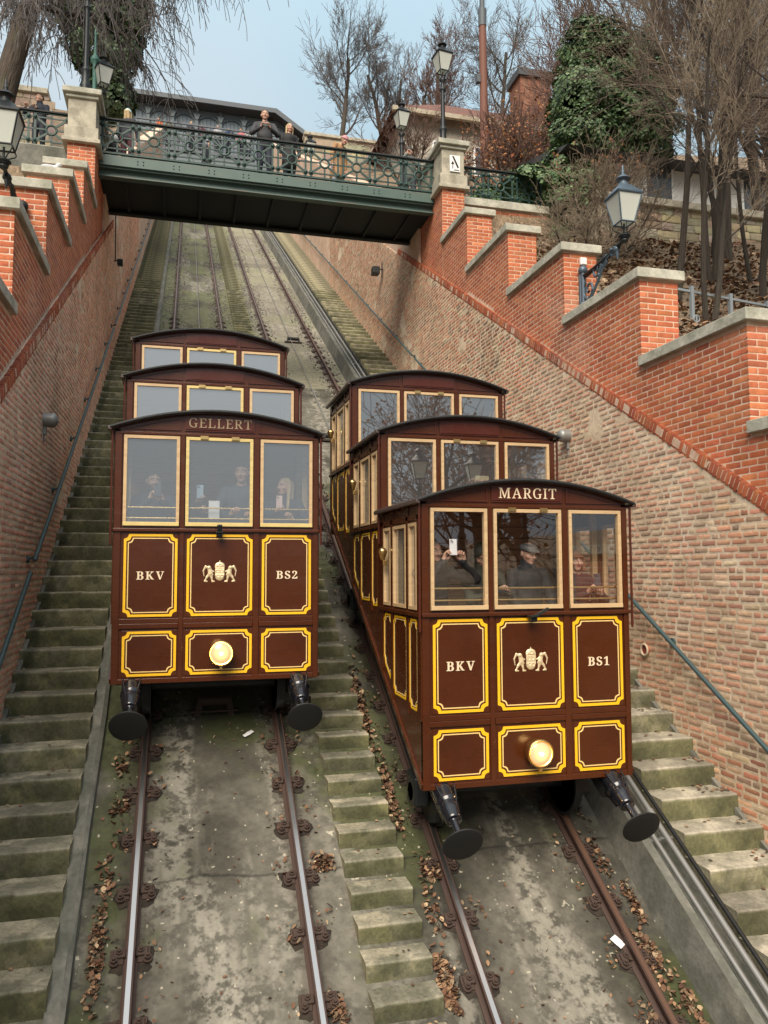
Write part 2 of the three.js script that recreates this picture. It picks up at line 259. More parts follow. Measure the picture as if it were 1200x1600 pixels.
staircase('pale stone stairs with bare side faces climbing along the right brick wall', 4.79, 5.78, 0.35, 6.14, 0.3672, M.stairPale);
structure('stair_bed', merge([prism([[U0, T * U0 - 0.16], [U1, T * U1 - 0.16], [U1, T * U1 - 1], [U0, T * U0 - 1]], -2.3, -0.9), prism([[U0, T * U0 - 0.2], [U1, T * U1 - 0.2], [U1, T * U1 - 1], [U0, T * U0 - 1]], 4.2, 6.2)]), M.curb, 'sloping concrete under the outer staircases');

// ---------- rails with their chairs ----------
const chairAt = 6.78, chairStep = 0.4945;
{
  const foot = [[-0.055, -0.14], [0.055, -0.14], [0.055, -0.125], [0.012, -0.11], [0.012, -0.04], [0.033, -0.03], [0.033, -0.003], [-0.033, -0.003], [-0.033, -0.03], [-0.012, -0.04], [-0.012, -0.11], [-0.055, -0.125]];
  const along = (pts, u0, u1) => { const L = (u1 - u0), g = new THREE.ExtrudeGeometry(shape(pts), { depth: L, bevelEnabled: false }), p = g.attributes.position; for (let i = 0; i < p.count; i++) { const u = u0 + p.getZ(i); p.setXYZ(i, p.getX(i), p.getY(i) + T * u, -u); } const k = g.index ? g.toNonIndexed() : g, q = k.attributes.position.array; for (let i = 0; i < q.length; i += 9) for (let c = 0; c < 3; c++) { const t = q[i + 3 + c]; q[i + 3 + c] = q[i + 6 + c]; q[i + 6 + c] = t; } k.computeVertexNormals(); return boxUV(k); };
  const railG = along(foot, U0, U1), runG = along([[-0.022, -0.006], [0.022, -0.006], [0.019, 0.002], [-0.019, 0.002]], U0, 11), runFar = along([[-0.014, -0.006], [0.014, -0.006], [0.012, 0.001], [-0.012, 0.001]], 11, U1);
  const rot = (g) => g.applyMatrix4(new THREE.Matrix4().makeRotationX(0.5346255));   // tilt to the slope
  const plate = rot(merge([bx(-0.155, -0.05, -0.122, -0.094, -0.06, 0.075, 0.01), bx(0.05, 0.155, -0.122, -0.094, -0.06, 0.075, 0.01), bx(-0.135, -0.035, -0.1, -0.07, -0.04, 0.03, 0.01), bx(0.035, 0.135, -0.1, -0.07, -0.04, 0.03, 0.01), bx(-0.15, 0.15, -0.124, -0.112, -0.07, 0.085, 0.004), bx(-0.15, -0.1, -0.1, -0.08, 0.02, 0.075, 0.008), bx(0.1, 0.15, -0.1, -0.08, 0.02, 0.075, 0.008)]));
  const bolt = rot(merge([rod(V(0, -0.11, 0), V(0, -0.035, 0), 0.014, 7), rod(V(0, -0.085, 0), V(0, -0.055, 0), 0.027, 6), rod(V(0, -0.1, 0), V(0, -0.085, 0), 0.04, 10)]));
  const dirt = (seed) => { const r = rng(seed), p = [], id = []; const n = 26; p.push(0, 0, 0); for (let i = 0; i < n; i++) { const a = i / n * 6.283, sq = 1 / Math.max(Math.abs(Math.cos(a)) / 0.165, Math.abs(Math.sin(a)) / 0.1); const k = sq * (0.8 + 0.42 * r()); p.push(Math.cos(a) * k, 0, Math.sin(a) * k + 0.03); id.push(0, i + 1 < n ? i + 2 : 1, i + 1); } const g = new THREE.BufferGeometry(); g.setAttribute('position', new THREE.Float32BufferAttribute(p, 3)); g.setIndex(id); g.computeVertexNormals(); g.translate(0, -0.1125, 0); return rot(boxUV(g.toNonIndexed())); };
  const dirts = [1, 2, 3, 4].map(dirt), labels = ['outer left rail of the left track with a bright worn top', 'right-hand rail of the left track with a bright worn top', 'rail just right of the middle stairs, bright on top, left of the right track', 'brown rusty rail of the right track nearest the pipe duct'];
  RX.forEach((x, i) => {
    const t = thing('rail', labels[i], 'rail', V(x, 0, 0), 'rails of the two tracks'); part('rail_body', railG, M.rail, t); part('running_surface', runG, i === 3 ? M.dullrun : M.shine, t); part('running_surface', runFar, M.dullrun, t);  // upper stretch duller and narrower: its fainter glint is put into material and shape
    const r = rng(90 + i); for (let k = -10; k < 60; k++) {
      const u = chairAt + (i > 1 ? -0.02 : 0) + k * chairStep; if (u < 3 || u > 26) continue;
      const c = part('rail_chair', plate, M.rust, t); c.position.set((r() - 0.5) * 0.012, T * u, -u); c.rotation.y = (r() - 0.5) * 0.1;
      const d = part('dirt_patch', dirts[(k + 12 + i) & 3], M.soil, c); d.position.y = 0;
      if (u < 14) for (const [bxx, bz] of [[-0.085, -0.01], [-0.125, 0.045], [0.085, -0.01], [0.125, 0.045]]) { const b = part('bolt', bolt, M.rust, c); b.position.set(bxx + (r() - 0.5) * 0.02, -bz * T * 0 + bz * -T, bz); }
    }
  });
}
// sheave brackets, cables, pipes
for (const [x, y, u, lab] of [[3.25, 0, 23.95, 'small black cable roller on the bed of the right track, high up'], [2.98, 0, 16.77, 'small black cable roller on the right track bed beside the left car roof'], [0.38, 0, 9.32, 'rusty brown cable roller box in the shade under the left car']]) {
  const t = thing('cable_roller', lab, 'roller', W(x, T * u - 0.13, u)); part('roller', rod(V(-0.17, 0.12, 0), V(0.17, 0.12, 0), 0.055, 12), u < 10 ? M.rust : M.black, t);
  for (const s of [-1, 1]) part('bracket', bar(V(s * 0.19, -0.04, 0.04), V(s * 0.15, 0.17, 0), 0.03, 0.07, V(1, 0, 0)), u < 10 ? M.rust : M.black, t);
  part('base', bx(-0.27, 0.27, 0, 0.02, -0.07, 0.07), M.rust, t);
}
single('haulage_cable', rod(W(0.4, T * 12 - 0.02, 12), W(0.4, T * U1 - 0.02, U1), 0.012, 6), M.grey, 'thin steel cable running up the middle of the left track', 'cable', 'haulage cables');
single('haulage_cable', rod(W(3.16, T * 11 - 0.02, 11), W(3.16, T * U1 - 0.02, U1), 0.012, 6), M.grey, 'thin steel cable running up the middle of the right track', 'cable', 'haulage cables');
for (const [x, o, r, lab, m] of [[4.5, 0.27, 0.024, 'grey steel pipe in the duct, the one nearer the slanted concrete wall', M.grey], [4.63, 0.28, 0.03, 'grey steel pipe in the duct, the one nearer the right stairs', M.grey], [4.72, 0.3, 0.02, 'black cable in the duct against the side of the right stairs', M.black]]) {
  const t = thing('duct_pipe', lab, 'pipe', W(x, T * 2 + o, 2), 'pipes in the duct'); const E = (u) => V(0, T * (u - 2), -(u - 2));
  part('pipe', rod(E(U0), E(U1), r, 8), m, t); if (m === M.grey) for (let u = 4.6; u < 22; u += 2.35) { const d = part('pipe_joint', rod(E(u + r * 7), E(u + r * 7 + 0.06), r * 1.35, 10), m, t); part('clip', bar(V(-0.07, T * (u - 2) - 0.02, -(u - 2)), V(0.07, T * (u - 2) - 0.02, -(u - 2)), 0.03, 0.012), M.grey, t); }
}
// loose gravel beside the upper rails, and dead leaves
{
  const rock = new THREE.IcosahedronGeometry(1, 0), p = rock.attributes.position, r = rng(6); for (let i = 0; i < p.count; i++) { const a = 0.8 + 0.4 * Math.abs(n3(p.getX(i) * 3, p.getY(i) * 3, p.getZ(i) * 3)); p.setXYZ(i, p.getX(i) * a, p.getY(i) * a * 0.7, p.getZ(i) * a); } rock.computeVertexNormals();
  const list = []; const m = new THREE.Matrix4(), q = new THREE.Quaternion(), e = new THREE.Euler(), c = new THREE.Color();
  for (let i = 0; i < 5200; i++) { const k = Math.floor(r() * 4), u = (k < 2 ? 16.5 : 19.5) + Math.pow(r(), 1.3) * 26, side = r() < 0.5 ? -1 : 1, x = RX[k] + side * (0.05 + Math.pow(r(), 1.5) * (k === 0 && side < 0 ? 0.36 : k === 3 && side > 0 ? 0.3 : k === 1 && side > 0 ? 0.33 : 0.3)), s = 0.014 + 0.024 * r(); if (x < -0.76 || (x > 1.46 && x < 2.08)) continue;
    m.compose(W(x, T * u - 0.14 + s * 0.4, u), q.setFromEuler(e.set(r() * 6, r() * 6, r() * 6)), V(s, s, s)); const t = 0.1 + 0.22 * r(); list.push([m.clone(), c.clone().setRGB(t, t * 0.93, t * 0.82)]); }
  const im = new THREE.InstancedMesh(rock, mat(1, 1, 1, 0.95), list.length); list.forEach(([a, b], i) => { im.setMatrixAt(i, a); im.setColorAt(i, b); }); im.name = 'gravel'; im.castShadow = im.receiveShadow = true; tag(im, 'loose pale gravel lying along the upper rails', 'gravel', null, 'stuff'); scene.add(im);
}
const leafGeo = (() => { const g = new THREE.PlaneGeometry(1, 1, 2, 2), p = g.attributes.position; for (let i = 0; i < p.count; i++) { let x = p.getX(i), y = p.getY(i); const e = Math.abs(x) > 0.4 && Math.abs(y) > 0.4; p.setXYZ(i, x * (e ? 0.62 : 1), y * (e ? 0.7 : 1.15), 0.28 * Math.abs(x) + 0.16 * y * y); } g.rotateX(-Math.PI / 2); g.computeVertexNormals(); return g; })();
const leafMat = mat(1, 1, 1, 0.85, { side: THREE.DoubleSide, transmission: 0.0 });
const leafTone = (r, c = new THREE.Color()) => { const t = r(), v = 0.25 + 0.75 * r(); return t < 0.5 ? c.setRGB(0.2 * v, 0.1 * v, 0.055 * v) : t < 0.8 ? c.setRGB(0.34 * v, 0.2 * v, 0.11 * v) : c.setRGB(0.46 * v, 0.33 * v, 0.2 * v); };
{
  const r = rng(21), list = [], q = new THREE.Quaternion(), e = new THREE.Euler(), m = new THREE.Matrix4();
  const put = (x, o, u, s, h = 0.03) => { q.setFromEuler(e.set(0.53 + (r() - 0.5) * 0.9, r() * 6.28, (r() - 0.5) * 0.9, 'YXZ')); m.compose(W(x, T * u + o + h * r() + 0.006, u), q, V(s, s, s * 1.2)); list.push([m.clone(), leafTone(r)]); };
  RX.forEach((x, i) => { for (let k = -8; k < 20; k++) { const u = chairAt + k * chairStep; if (u < 4 || u > 15) continue; const n = 10 + Math.floor(r() * r() * 60) + (i > 1 ? 14 : 0); for (let j = 0; j < n; j++) { const sd = r() < 0.5 ? -1 : 1; put(x + sd * (0.06 + 0.2 * r()), -0.14, u + 0.05 + (r() - 0.35) * 0.26, 0.014 + 0.03 * r() * r() + 0.008, 0.06); } } });
  for (const [x, u, sx, su, n, s] of [[-0.62, 6.9, 0.08, 0.5, 260, 0.034], [-0.6, 7.5, 0.1, 0.2, 40, 0.045], [-0.55, 8.15, 0.1, 0.12, 50, 0.045], [-0.58, 8.6, 0.09, 0.14, 45, 0.04], [-0.5, 9.1, 0.12, 0.3, 60, 0.04], [1.3, 7.42, 0.12, 0.1, 110, 0.04], [1.22, 6.25, 0.1, 0.12, 60, 0.045], [2.14, 6.35, 0.08, 0.28, 130, 0.055], [2.2, 6.9, 0.08, 0.3, 50, 0.04], [2.12, 8.1, 0.07, 0.6, 170, 0.04], [2.1, 9.3, 0.08, 0.8, 200, 0.045], [2.3, 7.25, 0.12, 0.12, 90, 0.045], [4.02, 6.3, 0.1, 0.35, 110, 0.045], [4.14, 6.75, 0.06, 0.2, 90, 0.045], [4.05, 7.2, 0.1, 0.25, 60, 0.04], [4.15, 5.9, 0.06, 0.4, 70, 0.045], [4.1, 7.9, 0.08, 0.4, 70, 0.04]])
    for (let j = 0; j < n; j++) put(x + (r() + r() - 1) * sx, -0.14, u + (r() + r() - 1) * su, s * (0.6 + 0.6 * r()), 0.05);
  for (let j = 0; j < 500; j++) { const x = -0.7 + 4.9 * r(); if (x > 1.44 && x < 2.08) continue; put(x, -0.136, 4.5 + 9 * r() * r(), 0.016 + 0.018 * r(), 0.005); }
  const onStep = (first, pitch, off, x0, x1, n, s) => { for (let j = 0; j < n; j++) { const k = Math.floor(r() * 26) - 3, u = first + k * pitch, y = T * u + off, xx = r() < 0.75 ? (x0 + (x1 - x0) * r() * 0.4) : lerp(x0, x1, r()); q.setFromEuler(e.set((r() - 0.5) * 0.6, r() * 6, (r() - 0.5) * 0.6)); m.compose(W(xx, y + 0.012, u + pitch * (0.25 + 0.7 * r())), q, V(s, s, s)); list.push([m.clone(), leafTone(r)]); } };
  onStep(6.418, 0.3595, 0.15, -1.78, -1.0, 170, 0.035); onStep(6.42, 0.2864, 0.01, 2.0, 1.55, 60, 0.03); onStep(6.14, 0.3672, 0.35, 5.66, 4.9, 240, 0.042);
  const im = new THREE.InstancedMesh(leafGeo, leafMat, list.length); list.forEach(([a, b], i) => { im.setMatrixAt(i, a); im.setColorAt(i, b); }); im.name = 'fallen_leaves'; im.castShadow = im.receiveShadow = true; tag(im, 'dry brown leaves lying round the rail chairs, kerbs and steps', 'leaves', null, 'stuff'); scene.add(im);
}
function litter(name, x, u, w, h, turn, label) { const g = new THREE.PlaneGeometry(w, h, 4, 4), p = g.attributes.position; for (let i = 0; i < p.count; i++) p.setZ(i, 0.012 * f3(p.getX(i) * 30, p.getY(i) * 30, u)); g.computeVertexNormals(); g.rotateX(-Math.PI / 2); const k = single(name, g, M.paper, label, 'litter'); M.paper.side = THREE.DoubleSide; k.position.copy(W(x, T * u - 0.115, u)); k.rotation.order = 'XYZ'; k.rotation.set(0.5346, turn, 0.06); return k; }
litter('paper_scrap', 3.79, 6.459, 0.075, 0.115, 0.5, 'square white paper scrap lying beside the rusty right rail');
litter('paper_tissue', 0.738, 8.96, 0.05, 0.13, -0.9, 'crumpled white tissue lying between the rails below the left car');

// ---------- brickwork ----------
function brickGeo(l, h, seed, worn) {   // one brick, front face towards +z, its edges rounded and chipped; the origin lies on the front face
  const r = rng(seed), nx = 5, ny = 3, P = [], U = [], I = [], dx = r() * 3, dy = r() * 3;
  for (let j = 0; j <= ny; j++) for (let i = 0; i <= nx; i++) {
    const ex = i === 0 || i === nx, ey = j === 0 || j === ny, k = worn;
    const fx = i === 0 ? 0 : i === nx ? 1 : i === 1 ? 0.05 : i === nx - 1 ? 0.95 : i / nx, fy = j === 0 ? 0 : j === ny ? 1 : j === 1 ? 0.16 : 0.84;
    P.push((fx - 0.5) * l + (ex ? (r() - 0.5) * 0.012 * k : 0), (fy - 0.5) * h + (ey ? (r() - 0.5) * 0.009 * k : 0), (ex || ey ? -0.003 - 0.005 * k * (0.4 + r()) : (r() - 0.5) * 0.005 * k) - (ex && ey ? 0.012 * k * r() : 0)); U.push((fx - 0.5) * l + dx, (fy - 0.5) * h + dy);
  }
  for (let j = 0; j < ny; j++) for (let i = 0; i < nx; i++) { const q = j * (nx + 1) + i; I.push(q, q + 1, q + nx + 2, q, q + nx + 2, q + nx + 1); }
  const rim = [0, nx, (nx + 1) * ny + nx, (nx + 1) * ny], b = P.length / 3; for (const q of rim) { P.push(P[q * 3], P[q * 3 + 1], -0.05); U.push(0, 0); }
  const e = [[0, nx, 0, 1], [nx, (nx + 1) * ny + nx, 1, 2], [(nx + 1) * ny + nx, (nx + 1) * ny, 2, 3], [(nx + 1) * ny, 0, 3, 0]]; for (const [a, c, d, f] of e) I.push(c, a, b + d, c, b + d, b + f);
  const g = new THREE.BufferGeometry(); g.setAttribute('position', new THREE.Float32BufferAttribute(P, 3)); g.setAttribute('uv', new THREE.Float32BufferAttribute(U, 2)); g.setIndex(I); g.computeVertexNormals(); return g;
}
const brickTex = colorTex(512, 512, (i) => { const v = 0.72 + 0.4 * N2[i] + 0.22 * (N3[i] - 0.5); return [v, v * (0.97 + 0.05 * N1[i]), v * (0.93 + 0.1 * N1[i])]; }, 1.2, 1.2), brickBump = bumpFine.clone(); brickBump.repeat.set(3.2, 3.2);
const brickBase = (rough = 0.9) => new THREE.MeshStandardMaterial({ map: brickTex, bumpMap: brickBump, bumpScale: 0.006, roughness: rough });
const oldMat = brickBase(0.93), redMat = brickBase(0.8), tones = new Map();
function toned(base, c) { const k = c.map((v) => Math.round(Math.sqrt(v) * 40)), id = base.uuid + k; if (!tones.has(id)) { const m = base.clone(); m.color.setRGB(...k.map((v) => (v / 40) ** 2)); tones.set(id, m); } return tones.get(id); }
const view = new THREE.Matrix4(); camera.updateMatrixWorld(); camera.updateProjectionMatrix(); view.multiplyMatrices(camera.projectionMatrix, camera.matrixWorldInverse);
function shownSize(p) { const q = p.clone().applyMatrix4(view), d = p.distanceTo(camera.position); return Math.abs(q.x) < 1.03 && Math.abs(q.y) < 1.03 && q.z < 1 ? 1 / d : 0.02 / d; }
function lay(parent, name, vars, base, list, most = 300) {   // list: [matrix in the parent's axes, colour]; the largest in view become parts, the rest one part
  const at = parent.position; for (const b of list) b.s = shownSize(V(b[0].elements[12] + at.x, b[0].elements[13] + at.y, b[0].elements[14] + at.z)); list.sort((a, b) => b.s - a.s);
  const r = rng(list.length), c = new THREE.Color();
  list.slice(0, most).forEach(([m, k]) => { const o = part(name, vars[Math.floor(r() * vars.length)], toned(base, k), parent); o.matrix.copy(m); o.matrix.decompose(o.position, o.quaternion, o.scale); });
  const rest = list.slice(most); if (!rest.length) return;
  const sets = vars.map(() => []); rest.forEach((b) => sets[Math.floor(r() * vars.length)].push(b));
  const im = new THREE.InstancedMesh(vars[0], base, rest.length); rest.forEach(([m, k], i) => { im.setMatrixAt(i, m); im.setColorAt(i, c.setRGB(...k)); }); im.name = name; im.castShadow = im.receiveShadow = true; im.userData.kind = 'stuff'; parent.add(im);
}
const BL = 0.236, BH = 0.0625, PL = 0.249, PH = 0.0755;   // brick and its pitch with the joint
const OL = 0.224, OH = 0.0545, oldVars = [], redVars = []; for (let i = 0; i < 6; i++) { oldVars.push(brickGeo(OL, OH, 300 + i, 1)); redVars.push(brickGeo(BL, BH, 340 + i, 0.22)); }
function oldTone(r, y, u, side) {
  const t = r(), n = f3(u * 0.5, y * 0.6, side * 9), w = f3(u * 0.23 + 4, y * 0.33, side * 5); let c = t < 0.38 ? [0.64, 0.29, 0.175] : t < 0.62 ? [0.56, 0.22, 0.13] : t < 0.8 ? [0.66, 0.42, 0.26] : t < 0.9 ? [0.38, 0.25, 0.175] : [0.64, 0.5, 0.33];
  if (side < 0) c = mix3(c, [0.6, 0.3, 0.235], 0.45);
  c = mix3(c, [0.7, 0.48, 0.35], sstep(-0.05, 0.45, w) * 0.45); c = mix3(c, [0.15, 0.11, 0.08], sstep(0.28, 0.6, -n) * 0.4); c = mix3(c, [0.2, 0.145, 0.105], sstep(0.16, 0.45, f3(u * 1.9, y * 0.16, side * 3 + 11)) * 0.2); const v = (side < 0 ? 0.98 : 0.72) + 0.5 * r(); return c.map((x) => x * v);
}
function redTone(r, y, u) { const t = r(), v = 0.82 + 0.32 * r(); let c = t < 0.6 ? [0.53, 0.15, 0.063] : t < 0.85 ? [0.44, 0.113, 0.05] : [0.58, 0.195, 0.085]; c = mix3(c, [0.62, 0.36, 0.26], sstep(0.15, 0.5, f3(u * 0.6, y * 0.6, 31)) * 0.5); c = mix3(c, [0.22, 0.075, 0.04], sstep(0.18, 0.5, f3(u * 2.3, y * 0.3, 57)) * 0.4); return c.map((x) => x * v); }
// bricks on a plane: origin o, direction along (unit), outward normal; a range of courses, kept where keep(s, y) holds
function courses(list, { o, along, out, s0, s1, y0, y1, keep, tone, jit = 1, seed = 1, pitch = PL, bl = jit > 0.5 ? OL : BL }) {
  const r = rng(seed), z = out, y = V(0, 1, 0), x = y.clone().cross(z), m = new THREE.Matrix4(), q = new THREE.Quaternion(), e = new THREE.Euler(), k0 = Math.floor(y0 / PH), basis = new THREE.Matrix4().makeBasis(x, y, z), qb = new THREE.Quaternion().setFromRotationMatrix(basis);
  for (let k = k0; k * PH < y1; k++) {
    const yy = (k + 0.5) * PH; let s = s0 + (k & 1 ? 0 : -pitch / 2) + (jit > 0.5 ? (r() - 0.5) * 0.16 : 0);
    while (s < s1) {
      const head = jit > 0.5 ? r() < 0.28 : false, L = head ? 0.5 : 1, c = s + pitch * L / 2; s += pitch * L;
      const cc = clamp(c, s0, s1), lo = Math.max(c - pitch * L / 2, s0), hi = Math.min(c + pitch * L / 2, s1), wl = (hi - lo - (pitch - bl)) / bl; if (wl < 0.12 || !keep((lo + hi) / 2, yy)) continue;
      q.copy(qb).multiply(new THREE.Quaternion().setFromEuler(e.set((r() - 0.5) * 0.03 * jit, (r() - 0.5) * 0.015 * jit, (r() - 0.5) * 0.035 * jit)));
      const p = o.clone().addScaledVector(along, (lo + hi) / 2).addScaledVector(y, yy + (r() - 0.5) * 0.007 * jit).addScaledVector(z, (r() - 0.4) * 0.005 * jit);
      list.push([m.clone().compose(p, q, V(wl, 1 - 0.08 * jit * r(), 1)), tone(r, yy + o.y, (lo + hi) / 2)]);
    }
  }
}
const BAND = 3.62, BANDT = 3.77;   // the sloping course of upright bricks between old and new brickwork
const side = {
  left: { s: -1, X: -1.83, XU: -1.9, Xb: -2.56, foot: -0.02, steps: [[3.3, 7.6], [5.3, 8.8], [7.35, 10.0], [9.39, 11.215], [11.43, 12.43], [13.41, 13.6], [15.21, 14.675]] },
  right: { s: 1, X: 5.7, XU: 5.78, Xb: 6.36, foot: 0.16, steps: [[2.8, 7.34], [4.88, 8.55], [6.95, 9.766], [8.92, 10.954], [11.0, 12.157], [13.15, 13.403], [15.29, 14.705]] },
};
for (const k of ['left', 'right']) {
  const d = side[k], s = d.s, out = V(-s, 0, 0), base = V(d.X, 0, 0);
  // lower wall
  {
    const t = thing('retaining_wall', k === 'left' ? 'weathered pinkish brick wall on the left, below the sloping brick band, with handrail' : 'weathered tan brick wall on the right, below the sloping brick band, beside the right car', 'wall', base);
    const body = (u0, u1, up) => [[u0, T * u0 - 0.3], [u1, T * u1 - 0.3], [u1, T * u1 + up], [u0, T * u0 + up]];
    const thick = (pts) => s < 0 ? prism(pts, -0.5, -0.0045) : prism(pts, 0.0045, 0.5);
    part('mortar_bed', thick(body(-6, 31, BAND)), M.mortarOld, t); part('plaster_face', thick(body(31, U1, 5.2)), M.plaster, t);
    part('rendered_face', s < 0 ? prism(body(18.6, 31, 5.2).map(([u, y], i) => [u, i < 2 ? T * u + BAND : y]), -0.5, -0.02) : prism(body(18.6, 31, 5.2).map(([u, y], i) => [u, i < 2 ? T * u + BAND : y]), 0.02, 0.5), M.plaster, t);
    const fg = prism(body(-6, U1, 0).map(([u, y], i) => [u, i < 2 ? y : T * u + d.foot + 0.05]), s < 0 ? -0.05 : -0.045, s < 0 ? 0.045 : 0.05); part('footing', fg, M.curb, t);
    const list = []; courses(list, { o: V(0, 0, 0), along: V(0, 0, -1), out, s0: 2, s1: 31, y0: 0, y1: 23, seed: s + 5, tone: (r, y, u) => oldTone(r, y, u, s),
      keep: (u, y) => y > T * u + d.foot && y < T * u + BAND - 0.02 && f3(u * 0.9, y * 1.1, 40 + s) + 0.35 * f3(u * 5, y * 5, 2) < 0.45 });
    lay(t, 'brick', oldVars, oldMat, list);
    // hanging lime smears and moss tufts have no shape of their own: the bricks' tones carry them
  }
  // upper wall: steps, copings, end faces, upright band
  {
    const t = thing('parapet_wall', k === 'left' ? 'stepped orange brick parapet with pale copings above the left wall' : 'stepped orange brick parapet with pale copings above the right wall', 'wall', V(d.XU, 0, 0));
    const st = d.steps, list = [], n = st.length, last = 16.9, top = (u) => { let y = -9; for (const [a, b] of st) if (u >= a) y = b; return y; };
    const prof = [[st[0][0], T * st[0][0] + BAND]]; for (let i = 0; i < n; i++) { prof.push([st[i][0], st[i][1] - 0.13], [i + 1 < n ? st[i + 1][0] : last - 0.01, st[i][1] - 0.13]); } prof.push([last - 0.01, T * last + BAND]);
    const W0 = Math.abs(d.Xb - d.XU); part('mortar_bed', s < 0 ? prism(prof, -W0 + 0.01, -0.0036) : prism(prof, 0.0036, W0 - 0.01), M.mortarRed, t);
    for (let i = 0; i < n; i++) courses(list, { o: V(0, 0, 0), along: V(0, 0, -1), out, s0: st[i][0] - 0.004, s1: 16.88, y0: i ? st[i - 1][1] - 0.16 : 4, y1: st[i][1] - 0.13, jit: 0.12, seed: 40 + s + i * 3, tone: redTone, keep: (u, y) => y > T * u + BANDT - 0.01 && y < st[i][1] - 0.16 && (!i || y >= st[i - 1][1] - 0.16) });
    for (let i = 1; i < n; i++) { const [u, y] = st[i], x0 = s < 0 ? -W0 : 0, x1 = s < 0 ? 0 : W0; courses(list, { o: V(0, 0, -u + 0.0045), along: V(1, 0, 0), out: V(0, 0, 1), s0: x0 - 0.004, s1: x1 + 0.004, y0: st[i - 1][1] - 0.03, y1: y - 0.13, jit: 0.12, seed: 60 + i + s, tone: (r, yy, x) => redTone(r, yy, x + u), keep: (x, yy) => yy > st[i - 1][1] - 0.02 && yy < y - 0.145 }); }
    for (let i = 0; i < n; i++) { const [u, y] = st[i], u1 = i + 1 < n ? st[i + 1][0] - 0.012 : last - 0.01, g = new RoundedBoxGeometry(W0 + 0.13, 0.135, u1 - u + 0.07, 2, 0.012); g.translate(s * W0 / 2, y - 0.0675, -(u1 + u - 0.07) / 2); part('coping', boxUV(g), M.coping, t); }
    const up = []; for (let i = 0; i < 12; i++) up.push(brickGeo(0.064, 0.15, 500 + i, 0.5)); const bl = [], r = rng(70 + s), q = new THREE.Quaternion().setFromRotationMatrix(new THREE.Matrix4().makeBasis(V(0, 1, 0).cross(out), V(0, 1, 0), out)), tilt = new THREE.Quaternion();
    for (let u = 3; u < 20.5; u += 0.066) { tilt.setFromAxisAngle(V(1, 0, 0), 0.5346 + (r() - 0.5) * 0.06); const qq = tilt.clone().multiply(q), y = T * u + (BAND + BANDT) / 2; bl.push([new THREE.Matrix4().compose(V(s * -0.087 + (r() - 0.5) * 0.012, y, -u), qq, V(1, 1, 1)), redTone(r, y, u).map((v, i) => v * [0.82, 0.75, 0.75][i])]); }
    lay(t, 'edge_brick', up, redMat, bl, 180);
    const bp = [[3, T * 3 + BAND + 0.02], [20.5, T * 20.5 + BAND + 0.02], [20.5, T * 20.5 + BANDT - 0.02], [3, T * 3 + BANDT - 0.02]]; part('band_bed', s < 0 ? prism(bp, -0.02, 0.084) : prism(bp, -0.084, 0.02), M.mortarRed, t);
    lay(t, 'brick', redVars, redMat, list);
  }
}
// ---------- the two bridge piers ----------
for (const k of ['left', 'right']) {
  const d = side[k], s = d.s, x0 = s < 0 ? -2.46 : 5.78, x1 = s < 0 ? -1.9 : 6.34, w = x1 - x0, cx = (x0 + x1) / 2;
  const t = thing('bridge_pier', k === 'left' ? 'brick pier with tall stone cap at the left end of the footbridge' : 'brick pier with stone cap and small white sign at the right end of the footbridge', 'pier', V(cx, 14.3, -16.9)), list = [], y0 = 14.3, D = 1.8;
  part('mortar_bed', bx(-w / 2 + 0.0045, w / 2 - 0.0045, -1.5, 1.66, -D + 0.01, 0), M.mortarRed, t);
  courses(list, { o: V(0, -14.3, 0.004), along: V(1, 0, 0), out: V(0, 0, 1), s0: -w / 2, s1: w / 2, y0: 14.3 - 1.5, y1: 15.94, jit: 0.12, seed: 80 + s, tone: redTone, keep: (x, y) => y > 12.9 && y < 15.93 });
  courses(list, { o: V(-s * w / 2, -14.3, 0), along: V(0, 0, -1), out: V(-s, 0, 0), s0: 0.0, s1: D, y0: 12.9, y1: 15.94, jit: 0.12, seed: 84 + s, tone: redTone, keep: (x, y) => y > T * (16.9 + x) + BANDT && y < 15.93 });
  lay(t, 'brick', redVars, redMat, list);
  const st = (x, y0, y1, z, r = 0.015) => bx(-w / 2 - x, w / 2 + x, y0, y1, -D - z, z, r);
  part('base_moulding', merge([st(0.1, 1.62, 1.71, 0.1), st(0.06, 1.705, 1.97, 0.06)]), M.limestone, t);
  part('stone_block', st(0.0, 1.965, 2.62, 0.0), M.limestone, t);
  const capG = merge([st(0.05, 2.6, 2.68, 0.05), st(0.11, 2.675, 2.8, 0.11, 0.02)]); part('cap_stone', capG, M.coping, t);
}
// sign on the right pier: a small white plate with a sloping track and an arrow
{
  const t = thing('pier_sign', 'small white plate with black sloping bar and arrow on the right bridge pier', 'sign', V(6.1, 16.55, -16.885));
  part('plate', bx(-0.13, 0.13, -0.2, 0.2, 0, 0.012, 0.004), M.white, t);
  part('sloping_bar', slab(shape([[-0.07, 0.17], [-0.03, 0.18], [0.1, -0.09], [0.06, -0.11]]), 0.004, 0.012), M.black, t);
  part('arrow', merge([slab(shape(rect(-0.065, -0.048, -0.13, 0)), 0.004, 0.012), slab(shape([[-0.1, -0.02], [-0.013, -0.02], [-0.056, 0.06]]), 0.004, 0.012)]), M.black, t);
  part('base_line', slab(shape(rect(-0.03, 0.1, -0.17, -0.15)), 0.004, 0.012), M.black, t);
}
